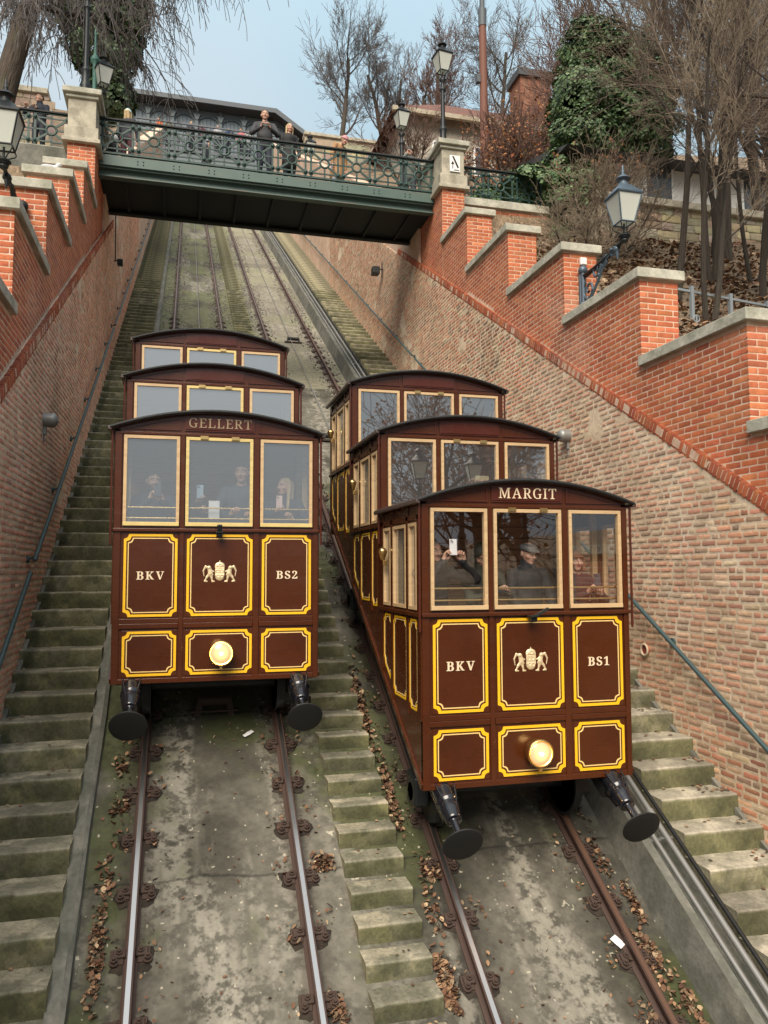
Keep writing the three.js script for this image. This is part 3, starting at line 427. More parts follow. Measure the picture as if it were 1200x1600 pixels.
// path walls left and right of the bridge, with their railing kerbs
{
  const mk = (label, x0, x1, y0) => { const t = thing('path_wall', label, 'wall', V(x0, y0, -17.4)), list = [], w = x1 - x0; part('mortar_bed', bx(0, w, 0, 16.02 - 0.2 - y0, -0.4, -0.01), M.mortarRed, t);
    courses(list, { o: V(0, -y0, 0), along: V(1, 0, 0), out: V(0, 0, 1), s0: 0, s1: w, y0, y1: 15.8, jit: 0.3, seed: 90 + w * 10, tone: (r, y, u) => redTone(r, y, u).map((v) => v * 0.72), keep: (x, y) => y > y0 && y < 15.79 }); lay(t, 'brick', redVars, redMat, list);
    part('coping', bx(0, w, 15.82 - y0, 16.02 - y0, -0.45, 0.07, 0.015), M.coping, t); };
  mk('dark brick wall under the green railing right of the right pier', 6.345, 8.75, 14.2); mk('dark brick wall with black scrawl under the railing at the far left', -5.6, -2.465, 13.6);
  const g = []; const pts = (a) => { const c = new THREE.CatmullRomCurve3(a.map(([x, y]) => V(x, y, -17.385))); g.push(new THREE.TubeGeometry(c, 24, 0.014, 5)); };
  pts([[-3.62, 15.42], [-3.55, 15.62], [-3.47, 15.74], [-3.46, 15.5], [-3.45, 15.22]]); pts([[-3.16, 15.6], [-3.2, 15.72], [-3.3, 15.7], [-3.37, 15.55], [-3.35, 15.36], [-3.27, 15.28]]);
  single('scrawl', merge(g), M.black, 'black hand-painted 1C scrawl on the brick wall at far left', 'graffiti');
}
// ---------- wall fittings ----------
function handrail(label, x, off, segs, inward) {
  const t = thing('handrail', label, 'handrail', W(x, T * 3 + off, 3)), E = (u) => V(0, T * (u - 3), -(u - 3));
  for (const [a, b] of segs) { part('tube', rod(E(a), E(b), 0.026, 12), M.pipe, t); for (const u of [a, b]) part('end_cap', ball(E(u), 0.029), M.pipe, t);
    for (let u = a + 0.12; u < b; u += 1.72) { const p = E(u), k = part('bracket', merge([rod(p.clone().add(V(0, -0.02, 0)), p.clone().add(V(inward * 0.09, -0.07, 0)), 0.013, 6), rod(p.clone().add(V(inward * 0.088, -0.07, 0)), p.clone().add(V(inward * 0.115, -0.07, 0)), 0.045, 10)]), M.pipe, t); } }
}
handrail('blue-grey pipe handrail on brackets along the left brick wall', -1.72, 1.1, [[3, 9.92], [10.2, 20], [20.3, 44]], -1);
handrail('blue-grey pipe handrail on brackets along the right brick wall', 5.58, 1.3, [[3, 9.15], [9.6, 18.5], [18.8, 40]], 1);
function wallLamp(label, x, y, u, s) { const t = thing('wall_lamp', label, 'lamp', W(x, y, u)); part('dome', (() => { const g = new THREE.SphereGeometry(0.1, 18, 12); g.scale(0.75, 1, 1); g.translate(-s * 0.1, 0, 0); return g; })(), M.grey, t); part('collar', rod(V(0.02 * s, 0, 0), V(-s * 0.1, 0, 0), 0.1, 16), M.grey, t); part('bracket', merge([bx(-0.03, 0.03, -0.2, -0.05, -0.03, 0.03), rod(V(0, -0.3, 0), V(0, 0.0, 0), 0.012, 6)]), M.grey, t); }
wallLamp('round metal wall lamp on the left brick wall above the handrail', -1.82, 9.02, 11.2, -1); wallLamp('round metal wall lamp on the right brick wall above the right car', 5.69, 9.03, 10.8, 1);
{ const t = thing('floodlight', 'small dark floodlight under the brick band near the bridge on the right', 'lamp', W(5.68, 15.9, 22.2)); part('housing', bx(-0.32, -0.1, -0.12, 0.1, -0.14, 0.14, 0.02), M.iron, t); part('arm', merge([rod(V(0.02, 0.06, 0), V(-0.18, 0.06, 0), 0.02), rod(V(-0.01, 0.3, 0), V(-0.01, -0.2, 0), 0.015)]), M.iron, t);
  const t2 = thing('floodlight', 'small dark floodlight with cable on the left wall below the bridge', 'lamp', W(-1.81, 15.0, 20.9)); part('housing', bx(0.06, 0.2, -0.12, 0.04, -0.08, 0.08, 0.02), M.iron, t2); part('arm', merge([rod(V(-0.02, 0, 0), V(0.16, 0, 0), 0.02), rod(V(0.01, 1.3, 0.2), V(0.01, 0, 0), 0.014), rod(V(0.01, 3, 0.5), V(0.01, 1.3, 0.2), 0.014)]), M.iron, t2); }
{ const t = thing('drain_pipe', 'short red clay drain opening in the right brick wall beside the car', 'drain', W(5.69, 5.98, 8.86)), red = mat(0.42, 0.1, 0.05, 0.6); part('ring', (() => { const g = new THREE.TorusGeometry(0.07, 0.014, 8, 20); g.rotateY(Math.PI / 2); g.translate(-0.02, 0, 0); return g; })(), M.mortarOld, t); part('bore', (() => { const g = new THREE.CylinderGeometry(0.066, 0.066, 0.12, 20, 1, true); g.rotateZ(Math.PI / 2); g.translate(0.04, 0, 0); return g; })(), (red.side = THREE.DoubleSide, red), t); part('bottom', (() => { const g = new THREE.CircleGeometry(0.066, 18); g.rotateY(-Math.PI / 2); g.translate(-0.004, 0, 0); return g; })(), mat(0.25, 0.06, 0.03, 0.8), t); }
{ const t = thing('junction_box', 'small white box on the end of a parapet step behind the right lantern bracket', 'box', V(6.1, 11.87, -10.98)); part('box_body', bx(-0.055, 0.055, -0.06, 0.06, 0, 0.05, 0.008), M.white, t); part('cover', bx(-0.045, 0.045, -0.05, 0.05, 0.048, 0.056, 0.003), M.white, t); }

// ---------- the footbridge ----------
const DECK = 16.02;
function railing(t, x0, x1, n, y, z, shift = 0) {   // lattice railing of n bays, each with its ring, spokes and rosettes
  const bw = (x1 - x0) / n, H = 0.74, yb = y + 0.06, s = bw / 2 - 0.065;
  const b = (ax, ay, cx, cy, w) => bar(V(ax, ay, 0), V(cx, cy, 0), 0.022, w, V(-(cy - ay), cx - ax, 0).normalize());
  const yc = H / 2, rr = 0.105, k = 0.7071 * rr, L = [];
  L.push(b(-s, 0, -s, H, 0.044), b(s, 0, s, H, 0.044), b(0, 0, 0, yc - rr, 0.038), b(0, yc + rr, 0, H, 0.038));
  for (const yy of [0.11, H - 0.11]) L.push(b(-bw / 2, yy, bw / 2, yy, 0.03)); for (const yy of [0.005, H - 0.005]) L.push(b(-bw / 2, yy, bw / 2, yy, 0.04)); L.push(b(-bw / 2, yc, -rr, yc, 0.03), b(rr, yc, bw / 2, yc, 0.03));
  for (const [p, q] of [[-1, -1], [1, -1], [-1, 1], [1, 1]]) L.push(b(p * k, yc + q * k, p * s, yc + q * (yc - 0.11), 0.046));
  const lat = merge(L), ring = new THREE.TorusGeometry(rr, 0.026, 8, 22); ring.scale(1, 1, 0.9); ring.translate(0, yc, 0);
  const ros = merge([ball(V(0, 0, 0.012), 0.045, 8, 6), rod(V(0, 0, -0.02), V(0, 0, 0.02), 0.056, 10)]);
  for (let i = 0; i < n; i++) { const p = part('lattice_panel', lat, M.green, t); p.position.set(x0 + bw * (i + 0.5) + shift, yb, z); part('ring', ring, M.green, p); for (const [a, c] of [[-1, -1], [1, -1], [-1, 1], [1, 1]]) { const o = part('rosette', ros, M.green, p); o.position.set(a * s, yc + c * (yc - 0.11), 0); } }
  part('top_rail', bx(x0, x1, yb + H, yb + H + 0.045, z - 0.045, z + 0.045, 0.012), M.black, t); part('bottom_rail', bx(x0, x1, yb - 0.03, yb, z - 0.03, z + 0.03, 0.006), M.green, t);
}
{
  const t = thing('footbridge', 'dark green iron footbridge spanning the cutting between the brick piers', 'bridge', V(1.94, DECK, -17.5)), x0 = -3.84, x1 = 3.84;
  part('deck', bx(x0, x1, -0.16, -0.02, -1.95, -0.06), M.curb, t);
  part('fascia', bx(x0, x1, -0.2, 0.03, -0.05, 0.03, 0.008), M.greenLight, t);
  part('girder', merge([bx(x0, x1, -0.4, -0.22, -0.16, -0.13, 0), bx(x0, x1, -0.43, -0.4, -0.2, -0.02, 0.005), bx(x0, x1, -0.24, -0.2, -0.2, -0.02, 0.005)]), M.greenLight, t);
  part('far_girder', merge([bx(x0, x1, -0.4, -0.16, -1.95, -1.92), bx(x0, x1, -0.43, -0.4, -2.0, -1.84), bx(x0, x1, -0.18, 0.03, -2.05, -1.95)]), M.greenShaded, t);
  part('soffit', bx(x0, x1, -0.34, -0.3, -1.91, -0.17), M.greenShaded, t);
  for (let i = 0; i < 9; i++) part('cross_rib', bx(x0 + 0.5 + i * 0.83, x0 + 0.56 + i * 0.83, -0.4, -0.34, -1.91, -0.17), M.greenShaded, t);
  const rv = merge([[-0.06, -0.05], [0.06, -0.05], [-0.06, -0.12], [0.06, -0.12]].map(([x, y]) => ball(V(x, y, 0.031), 0.016, 7, 5)));
  for (let i = 0; i < 9; i++) part('rivet_group', rv, M.green, t).position.set(-3.16 + i * 0.765 + 0.2, 0, 0);
  railing(t, x0, x1, 10, 0.03, 0); railing(t, x0, x1, 10, 0.03, -2.0);
  const t2 = thing('path_railing', 'green lattice railing right of the right bridge pier, running into the ivy', 'railing', V(6.36, DECK, -17.5)); railing(t2, 0, 2.3, 3, 0.0, 0);
  const t3 = thing('path_railing', 'green lattice railing at the far left beside the left bridge pier', 'railing', V(-5.6, DECK, -17.5)); railing(t3, 0, 3.12, 4, 0.0, 0);
  structure('path', merge([bx(-14, -2.3, DECK - 1.2, DECK - 0.03, -20.2, -17.3), bx(6.0, 16, DECK - 1.2, DECK - 0.03, -20.2, -17.8)]), M.curb, 'path leading onto the footbridge from both sides');
}
// ---------- lanterns ----------
const milk = mat(0.74, 0.77, 0.7, 0.35, { transmission: 0.35, thickness: 0 });
function lanternParts(t, o, s = 1, iron = M.lampIron, turn = 0) {   // four-sided lantern whose glass stands on o (in t's axes)
  const R = new THREE.Matrix4().makeRotationY(turn).premultiply(new THREE.Matrix4().makeTranslation(o.x, o.y, o.z)), A = (g) => g.applyMatrix4(R), b = 0.115 * s, w = 0.205 * s, h = 0.44 * s;
  const body = [], q = [[-1, -1], [1, -1], [1, 1], [-1, 1]], at = (k, f, y) => V(q[k & 3][0] * f, y, q[k & 3][1] * f);
  for (let k = 0; k < 4; k++) { body.push(rod(at(k, b, 0), at(k, w, h), 0.012 * s, 6), rod(at(k, w, h), at(k + 1, w, h), 0.016 * s, 6), rod(at(k, b, 0), at(k + 1, b, 0), 0.014 * s, 6));
    const p = [at(k, b * 0.98, 0.005), at(k + 1, b * 0.98, 0.005), at(k + 1, w * 0.985, h), at(k, w * 0.985, h)], g = new THREE.BufferGeometry(); g.setAttribute('position', new THREE.Float32BufferAttribute([p[0], p[2], p[1], p[0], p[3], p[2]].flatMap((v) => v.toArray()), 3)); g.computeVertexNormals(); part('glass_pane', A(boxUV(g)), milk, t); }
  part('lantern_frame', A(merge(body)), iron, t);
  const roof = new THREE.CylinderGeometry(0.09 * s * 1.414, 0.225 * s * 1.414, 0.17 * s, 4); roof.rotateY(Math.PI / 4); roof.translate(0, h + 0.095 * s, 0); const eave = bx(-0.222 * s, 0.222 * s, h, h + 0.02 * s, -0.222 * s, 0.222 * s);
  part('lantern_roof', A(merge([roof.toNonIndexed(), eave])), iron, t);
  part('vent_cap', A(lathe([[0, 0.33], [0.012, 0.325], [0.02, 0.27], [0.012, 0.25], [0.03, 0.22], [0.034, 0.2], [0.02, 0.18], [0.055, 0.15], [0.115, 0.1], [0.12, 0.085], [0.06, 0.08], [0.075, 0.02], [0.1, -0.03]].map(([x, y]) => [x * s, y * s + h + 0.2 * s]).reverse(), 14)), iron, t);
  const cr = []; for (let k = 0; k < 4; k++) { const c = new THREE.CatmullRomCurve3([at(k, b, 0), at(k, b * 1.15, -0.05 * s), at(k, b * 0.6, -0.12 * s), at(k, 0.02 * s, -0.17 * s)]); cr.push(new THREE.TubeGeometry(c, 10, 0.009 * s, 5)); }
  cr.push(rod(V(0, -0.18 * s, 0), V(0, 0.0, 0), 0.016 * s, 6), lathe([[0.001, -0.26], [0.07, -0.25], [0.075, -0.21], [0.035, -0.19], [0.03, -0.15], [0.001, -0.14]].map(([x, y]) => [x * s, y * s]), 12)); part('cradle', A(merge(cr)), M.iron, t);
}
function bracketLantern(label, p, L, rise) {   // cast bracket pointing downhill from the end face of a parapet step; p is its wall plate
  const t = thing('bracket_lantern', label, 'street lamp', p, 'lanterns on scrolled wall brackets');
  part('wall_plate', merge([bx(-0.05, 0.05, -0.42, 0.14, 0, 0.05, 0.015), ball(V(0, 0.15, 0.06), 0.075), ball(V(0, -0.42, 0.06), 0.07), rod(V(0, -0.4, 0.07), V(0, 0.12, 0.07), 0.04, 10)]), M.lampIron, t);
  const E = V(0, rise, L), arm = new THREE.CatmullRomCurve3([V(0, 0.05, 0.04), V(0, rise * 0.45, L * 0.45), V(0, rise * 0.92, L * 0.9), E]);
  part('arm', merge([new THREE.TubeGeometry(arm, 16, 0.028, 8), new THREE.TubeGeometry(new THREE.CatmullRomCurve3([V(0, 0.05, 0.04), V(0, rise * 0.45, L * 0.45), V(0, rise * 0.92, L * 0.9)].map((v) => v.clone().add(V(0, -0.045, 0)))), 12, 0.014, 6), ball(E, 0.05)]), M.iron, t);
  const sc = [], spiral = (c, r0, turns, a0, dir) => { const a = []; for (let i = 0; i <= 26; i++) { const f = i / 26, an = a0 + dir * f * turns * 6.283, r = r0 * (1 - 0.8 * f); a.push(V((i % 2) * 0.002, c[0] + Math.sin(an) * r, c[1] + Math.cos(an) * r)); } sc.push(new THREE.TubeGeometry(new THREE.CatmullRomCurve3(a), 40, 0.02, 6)); };
  spiral([-0.22, 0.24], 0.17, 1.4, 2.2, 1); spiral([-0.02 + rise * 0.2, 0.48], 0.13, 1.3, 0.4, -1); spiral([rise * 0.42, 0.72], 0.1, 1.3, 2.4, 1); spiral([rise * 0.66, 0.95], 0.07, 1.2, 1, -1);
  const lower = new THREE.CatmullRomCurve3([V(0, -0.4, 0.06), V(0, -0.4, 0.24), V(0, -0.2, 0.5), V(0, rise * 0.35, 0.78), V(0, rise * 0.75, 1.02)]); sc.push(new THREE.TubeGeometry(lower, 30, 0.024, 6));
  for (const f of [0.2, 0.38, 0.55, 0.75, 0.9]) { const c = lower.getPoint(f); sc.push(ball(c.add(V(0, 0.045, 0)), 0.035, 7, 5)); } sc.push(ball(V(0, rise * 0.62, 1.06), 0.055, 8, 6), rod(V(0, rise * 0.62, 1.06), V(0, rise * 0.62 - 0.16, 1.08), 0.04, 7, 0.008));
  part('scroll', merge(sc), M.lampIron, t);
  part('bulb_holder', lathe([[0.001, -0.06], [0.05, -0.05], [0.06, 0], [0.035, 0.03], [0.03, 0.07], [0.09, 0.1], [0.085, 0.14], [0.03, 0.16]].map(([x, y]) => [x, y * 0.5]), 12).translate(0, rise, L), M.iron, t);
  lanternParts(t, V(0, rise + 0.24, L), 0.9, M.lampIron, 0); return t;
}
bracketLantern('pale blue-grey lantern on a scrolled iron bracket at the right parapet', V(6.07, 11.56, -10.98), 1.27, 0.14);
bracketLantern('dark lantern on an iron bracket cut by the left picture edge', V(-2.2, 11.86, -11.41), 1.26, 0.1).children.forEach((m) => { if (m.material === M.lampIron) m.material = M.iron; });
function postLantern(name, label, p, H, iron, s = 1) {
  const t = thing(name, label, 'street lamp', p);
  part('post', lathe([[0.001, 0], [0.17, 0], [0.17, 0.05], [0.12, 0.09], [0.11, 0.3], [0.125, 0.34], [0.085, 0.42], [0.08, 0.62], [0.1, 0.66], [0.1, 0.7], [0.06, 0.76], [0.05, H - 0.35], [0.085, H - 0.32], [0.085, H - 0.28], [0.045, H - 0.22], [0.045, H - 0.1], [0.1, H - 0.04], [0.04, H], [0.001, H]].map(([x, y]) => [x * 0.95, y]), 14), iron, t);
  lanternParts(t, V(0, H + 0.17 * s, 0), s, iron, 0.12); return t;
}
postLantern('post_lantern', 'tall dark post lantern standing on the right bridge pier', V(6.06, 17.1, -17.6), 2.0, M.iron, 0.95);
postLantern('post_lantern', 'shorter dark post lantern behind the right end of the bridge railing', V(5.5, DECK - 0.02, -19.35), 2.6, M.iron, 0.85);
postLantern('post_lantern', 'dark lamp post on the left bridge pier, its lantern above the picture', V(-2.18, 17.1, -17.3), 2.4, M.iron, 0.95);
{ const t = thing('arm_lantern', 'green lamp post with a white lantern behind the left bridge pier', 'street lamp', V(-2.1, DECK, -18.2)), gm = mat(0.07, 0.19, 0.16, 0.5); part('post', lathe([[0.001, 0], [0.14, 0], [0.12, 0.3], [0.07, 0.4], [0.06, 1.7], [0.1, 1.75], [0.1, 1.85], [0.05, 1.9], [0.05, 2.5], [0.1, 2.56], [0.1, 2.62], [0.03, 2.75], [0.02, 3.2], [0.03, 3.25], [0.001, 3.4]], 12), gm, t); part('arm', rod(V(0, 2.52, 0), V(0.16, 2.62, 0.05), 0.02, 6), gm, t); lanternParts(t, V(0.2, 2.0, 0.06), 0.85, M.iron, 0.4); }

// ---------- the two funicular cars ----------
const serif = await new FontLoader().loadAsync('fonts/droid/droid_serif_bold.typeface.json'), serifThin = await new FontLoader().loadAsync('fonts/droid/droid_serif_regular.typeface.json');
const paintRough = greyTex(512, 512, (i) => 0.2 + 0.16 * N2[i] + 0.12 * sstep(0.55, 0.9, N5[i])); paintRough.repeat.set(0.8, 0.8);
const paintTex = colorTex(512, 512, (i) => { const v = 0.78 + 0.4 * N1[i] + 0.16 * (N3[i] - 0.5) + 0.3 * sstep(0.6, 0.9, N2[i]) * sstep(0.5, 0.8, N5[i]); return [v, v * 0.97, v * 0.95]; }, 0.6, 0.6);
const paint = new THREE.MeshPhysicalMaterial({ map: paintTex, roughnessMap: paintRough, roughness: 1, clearcoat: 0.4, clearcoatRoughness: 0.1, specularIntensity: 0.6, bumpMap: bumpFine, bumpScale: 0.0006 }); paint.color.setRGB(0.064, 0.0155, 0.0035);
const paintDark = paint.clone(); paintDark.color.setRGB(0.07, 0.016, 0.009);
const roofPaint = new THREE.MeshPhysicalMaterial({ map: paintTex, roughness: 0.38, clearcoat: 0.3, bumpMap: bumpFine, bumpScale: 0.002 }); roofPaint.color.setRGB(0.06, 0.04, 0.036);
const woodTex = colorTex(512, 512, (i, x, y) => { const g = 0.75 + 0.35 * N5[i] + 0.12 * (N3[i] - 0.5); return [g, g * 0.97, g * 0.93]; }, 1.5, 1.5);
const paleWood = new THREE.MeshPhysicalMaterial({ map: woodTex, roughness: 0.42, clearcoat: 0.3 }); paleWood.color.setRGB(0.55, 0.39, 0.22);
const paleWood2 = paleWood.clone(); paleWood2.color.setRGB(0.62, 0.49, 0.2);
const slatWood = new THREE.MeshPhysicalMaterial({ map: woodTex, roughness: 0.5 }); slatWood.color.setRGB(0.46, 0.25, 0.11);
const insideDark = mat(0.1, 0.06, 0.035, 0.7);
function notch(x0, x1, y0, y1, r) {   // rectangle whose corners are scooped out
  const s = new THREE.Shape(); s.moveTo(x0 + r, y0); s.lineTo(x1 - r, y0); s.lineTo(x1 - r * 0.82, y0 + r * 0.55); s.lineTo(x1 - r * 0.55, y0 + r * 0.82); s.lineTo(x1, y0 + r); s.lineTo(x1, y1 - r); s.lineTo(x1 - r * 0.55, y1 - r * 0.82); s.lineTo(x1 - r * 0.82, y1 - r * 0.55); s.lineTo(x1 - r, y1); s.lineTo(x0 + r, y1); s.lineTo(x0 + r * 0.82, y1 - r * 0.55); s.lineTo(x0 + r * 0.55, y1 - r * 0.82); s.lineTo(x0, y1 - r); s.lineTo(x0, y0 + r); s.lineTo(x0 + r * 0.55, y0 + r * 0.82); s.lineTo(x0 + r * 0.82, y0 + r * 0.55); s.closePath(); return s;
}
function stripe(x0, x1, y0, y1, inset, w, r, d) { const s = notch(x0 + inset, x1 - inset, y0 + inset, y1 - inset, r), h = notch(x0 + inset + w, x1 - inset - w, y0 + inset + w, y1 - inset - w, r); s.holes.push(new THREE.Path(h.getPoints(1))); return new THREE.ExtrudeGeometry(s, { depth: d, bevelEnabled: false }); }
const sideStripe = (z0, z1, ya, yb, inset, w, r, d, drop) => {   // like stripe, on a side; its foot follows the sloping sill by drop metres
  const g = stripe(z0, z1, ya, yb, inset, w, r, d), p = g.attributes.position; if (drop) for (let i = 0; i < p.count; i++) { const y = p.getY(i), f = clamp((yb - y) / (yb - ya)); p.setY(i, y + drop * sstep(0.5, 1, f) * clamp((p.getX(i) - z0) / (z1 - z0))); } g.computeVertexNormals(); return g;
};
function textGeo(str, size, font, x, y, z, depth = 0.008, spread = 0) {
  const out = []; let cx = 0; for (const ch of str) { if (ch === ' ') { cx += size * 0.4; continue; } const g = new TextGeometry(ch, { font, size, depth, curveSegments: 5, bevelEnabled: false }); g.computeBoundingBox(); const w = g.boundingBox.max.x - g.boundingBox.min.x; g.translate(cx - g.boundingBox.min.x, 0, 0); out.push(g); cx += w + size * (0.12 + spread); }
  const g = merge(out); g.translate(x - (cx - size * (0.12 + spread)) / 2, y - size / 2, z); return g;
}
// the gilt arms on the front: crowned shield between two kneeling supporters
const crestGeo = (() => {
  const f = (x, y, z) => { const p = [x, y, z * 1.6], c = (a, b, r1, r2) => cap(p, [a[0], a[1], 0], [b[0], b[1], 0], r1, r2), e = (a, r) => ell(p, [a[0], a[1], 0], [r[0], r[1], 0.03]), fig = (s) => {
      const q = (a) => [s * a[0], a[1]]; let d = e(q([0.105, 0.045]), [0.021, 0.019]); for (const [a, b, r1, r2] of [[[0.1, 0.03], [0.092, -0.015], 0.02, 0.024], [[0.09, 0.018], [0.058, 0.002], 0.011, 0.008], [[0.1, 0.015], [0.066, -0.03], 0.011, 0.008], [[0.095, -0.02], [0.125, -0.055], 0.02, 0.012], [[0.125, -0.055], [0.142, -0.092], 0.012, 0.009], [[0.145, -0.097], [0.12, -0.1], 0.011, 0.008], [[0.09, -0.02], [0.078, -0.062], 0.02, 0.012], [[0.08, -0.062], [0.07, -0.096], 0.011, 0.009], [[0.072, -0.1], [0.05, -0.1], 0.011, 0.008]]) d = smin(d, c(q(a), q(b), r1, r2), 0.008); return d; };
    let d = Math.max(Math.abs(x) - 0.046, Math.abs(y - 0.005) - 0.05, Math.abs(p[2]) - 0.022); d = smin(d, e([0, -0.045], [0.046, 0.05]), 0.006); d = smin(d, e([0, 0.06], [0.05, 0.042]), 0.004); d = Math.min(d, c([0, 0.1], [0, 0.118], 0.005, 0.005), c([-0.009, 0.11], [0.009, 0.11], 0.004, 0.004));
    for (const yy of [0.045, 0.03, -0.012, -0.022]) d = Math.max(d, -(Math.hypot(y - yy, p[2] - 0.024) - 0.005)); for (const [a, b] of [[-0.02, 0.01], [0.016, 0.012], [-0.014, -0.04], [0.02, -0.045], [0, 0.07]]) d = Math.max(d, -(Math.hypot(x - a, y - b, (p[2] - 0.024)) - 0.009));
    d = smin(d, fig(-1), 0.004); d = smin(d, fig(1), 0.004);
    for (const s of [-1, 1]) { d = smin(d, c([s * 0.108, 0.035], [s * 0.138, 0.055], 0.013, 0.011), 0.006); d = smin(d, c([s * 0.138, 0.055], [s * 0.16, 0.01], 0.013, 0.009), 0.005); d = smin(d, c([s * 0.16, 0.01], [s * 0.152, -0.045], 0.009, 0.006), 0.004); }
    return Math.max(d, -z - 0.0) ; };
  return surfaceNet(f, [-0.19, -0.13, -0.006], [0.19, 0.14, 0.026], 0.0042);
})();
const ROOF = 2.585, RISE = 0.205, CW = 1.04, arcY = (x, w = 1.1) => ROOF + RISE * (1 - (x / w) ** 2);
const WIN = [[-0.965, -0.4], [-0.35, 0.352], [0.418, 0.985]], PAN = [[-0.955, -0.403], [-0.335, 0.36], [0.433, 0.98]];
function funicular(label, name, code, cx, uf, h) {
  const car = thing('funicular_car', label, 'funicular car', W(cx, T * uf + h, uf), 'funicular cars');
  const P = (n, g, m, par = car) => part(n, g, m, par);
  for (let k = 0; k < 3; k++) {
    const oy = 1.5 * T * k, oz = -1.5 * k, mv = (g) => g.translate(0, oy, oz);
    // front wall with window openings and arched top
    const arch = []; for (let i = 0; i <= 16; i++) { const x = CW - 2 * CW * i / 16; arch.push([x, arcY(x) - 0.02]); }
    const y0 = k ? 1.3 : 0, fr = slab(shape([[-CW, y0], [CW, y0], ...arch], WIN.map(([a, b]) => rect(a, b, 1.585, 2.525))), 0.045, -0.045); P('front_panel', boxUV(mv(fr)), paint);
    // battens, rails, sill, header
    const bt = (a, b, c, d, z = 0.016) => P('batten', mv(bx(a, b, c, d, -0.002, z, 0.005)), paint);
    for (const [a, b] of [[-CW - 0.004, -0.975], [-0.398, -0.352], [0.354, 0.416], [0.99, CW + 0.004]]) bt(a, b, k ? 1.35 : 0.0, 2.54);
    if (!k) { bt(-CW + 0.06, CW - 0.05, 0.0, 0.05, 0.014); bt(-CW + 0.06, -0.4, 0.55, 0.6, 0.02); bt(-0.35, 0.352, 0.55, 0.6, 0.02); bt(0.418, CW - 0.05, 0.55, 0.6, 0.02); bt(-CW + 0.06, CW - 0.05, 0.6, 0.65, 0.012); }
    P('sill', mv(bx(-CW - 0.01, CW + 0.01, 1.53, 1.566, 0, 0.038, 0.008)), paint); bt(-CW, CW, 2.53, 2.56, 0.018);
    // name board and thin beads of the arched head
    P('head_board', mv(bx(-0.36, 0.36, ROOF + 0.015, ROOF + 0.155, 0, 0.013, 0.003)), paintDark);
    for (const [a, b] of [[-0.99, -0.4], [-0.36, 0.36], [0.4, 0.99]]) { const up = [], N = 10, top = (x) => Math.max(arcY(x) - 0.05, ROOF + 0.02); for (let i = 0; i <= N; i++) up.push([lerp(a, b, i / N), top(lerp(a, b, i / N))]); const o = [[a, ROOF], [b, ROOF], ...up.reverse()], inn = [[a + 0.012, ROOF + 0.01], [b - 0.012, ROOF + 0.01], ...up.map(([x, y]) => [clamp(x, a + 0.012, b - 0.012), Math.max(y - 0.012, ROOF + 0.012)])]; P('bead', mv(slab(shape(o, [inn]), 0.012, 0)), paintDark); }
    if (!k) P('name_letters', mv(textGeo(name, 0.098, serifThin, 0.005, ROOF + 0.087, 0.013, 0.007, 0.05)), name === 'MARGIT' ? M.cream : mat(0.3, 0.22, 0.13, 0.45));
    // front windows
    WIN.forEach(([a, b], i) => { const f = slab(shape(rect(a + 0.006, b - 0.006, 1.588, 2.522), [rect(a + 0.038, b - 0.038, 1.625, 2.49)]), 0.05, -0.032), w = P('window', boxUV(mv(f)), i === 1 && code === 'BS2' ? paleWood2 : paleWood); const g = new THREE.PlaneGeometry(b - a - 0.066, 0.88); g.translate((a + b) / 2, 2.056, -0.006); P('pane', mv(g), code === 'BS1' ? (k ? M.glassMid : M.glassClear) : k ? M.glassPale : M.glass, w); if (i === 1) P('hinge', mv(merge([bx(-0.2, -0.12, 2.5, 2.535, 0.0, 0.03), bx(0.12, 0.2, 2.5, 2.535, 0.0, 0.03)])), M.brass, w);
      P('foot_board', mv(bx(a + 0.006, b - 0.006, 1.59, 1.63, 0.012, 0.028, 0.004)), code === 'BS2' ? paleWood2 : paleWood, w); });
    if (k === 0) { PAN.forEach(([a, b], i) => { for (const [c, d] of [[0.06, 0.535], [0.655, 1.52]]) { const p = P('panel', mv(bx(a + 0.005, b - 0.005, c + 0.005, d - 0.005, 0.0, 0.006, 0.003)), paint); P('gold_stripe', mv(stripe(a, b, c, d, 0.013, 0.025, 0.05, 0.004).translate(0, 0, 0.006)), M.yellow, p); P('fine_stripe', mv(stripe(a, b, c, d, 0.052, 0.0095, 0.048, 0.003).translate(0, 0, 0.006)), M.fineLine, p); } }); }
    // interior: planked back wall, floor, posts, rails
    const back = oz - 1.455; for (let i = 0; i < 15; i++) { const y = 0.9 + i * 0.128; if (y > 2.45) break; P('plank', bx(-0.98, 0.98, oy + y, oy + y + 0.121, back, back + 0.02, 0.003), slatWood); }
    P('floor', bx(-0.99, 0.99, oy + 0.6, oy + 0.64, oz - 1.0, oz - 0.05), insideDark); P('bench', bx(-0.99, 0.99, oy + 0.92, oy + 1.06, oz - 1.43, oz - 1.0, 0.02), slatWood); P('ceiling', bx(-1.0, 1.0, oy + 2.56, oy + 2.58, oz - 1.47, oz - 0.05), slatWood);
    for (const [y] of [[1.675], [1.785]]) for (const [a, b] of WIN) P('handrail_bar', rod(V(a + 0.02, oy + y, oz - 0.06), V(b - 0.02, oy + y, oz - 0.06), 0.009, 8), M.brass);
    for (const s of [-1, 1]) for (const z of [-0.5, -0.98]) P('post', bx(s * 0.97 - 0.03, s * 0.97 + 0.03, oy + 0.95, oy + 2.55, oz + z - 0.03, oz + z + 0.03, 0.006), paleWood);
    // sides: sloping sill, three windows each
    const zw = [[-0.4, -0.13], [-0.97, -0.49], [-1.36, -1.06]];
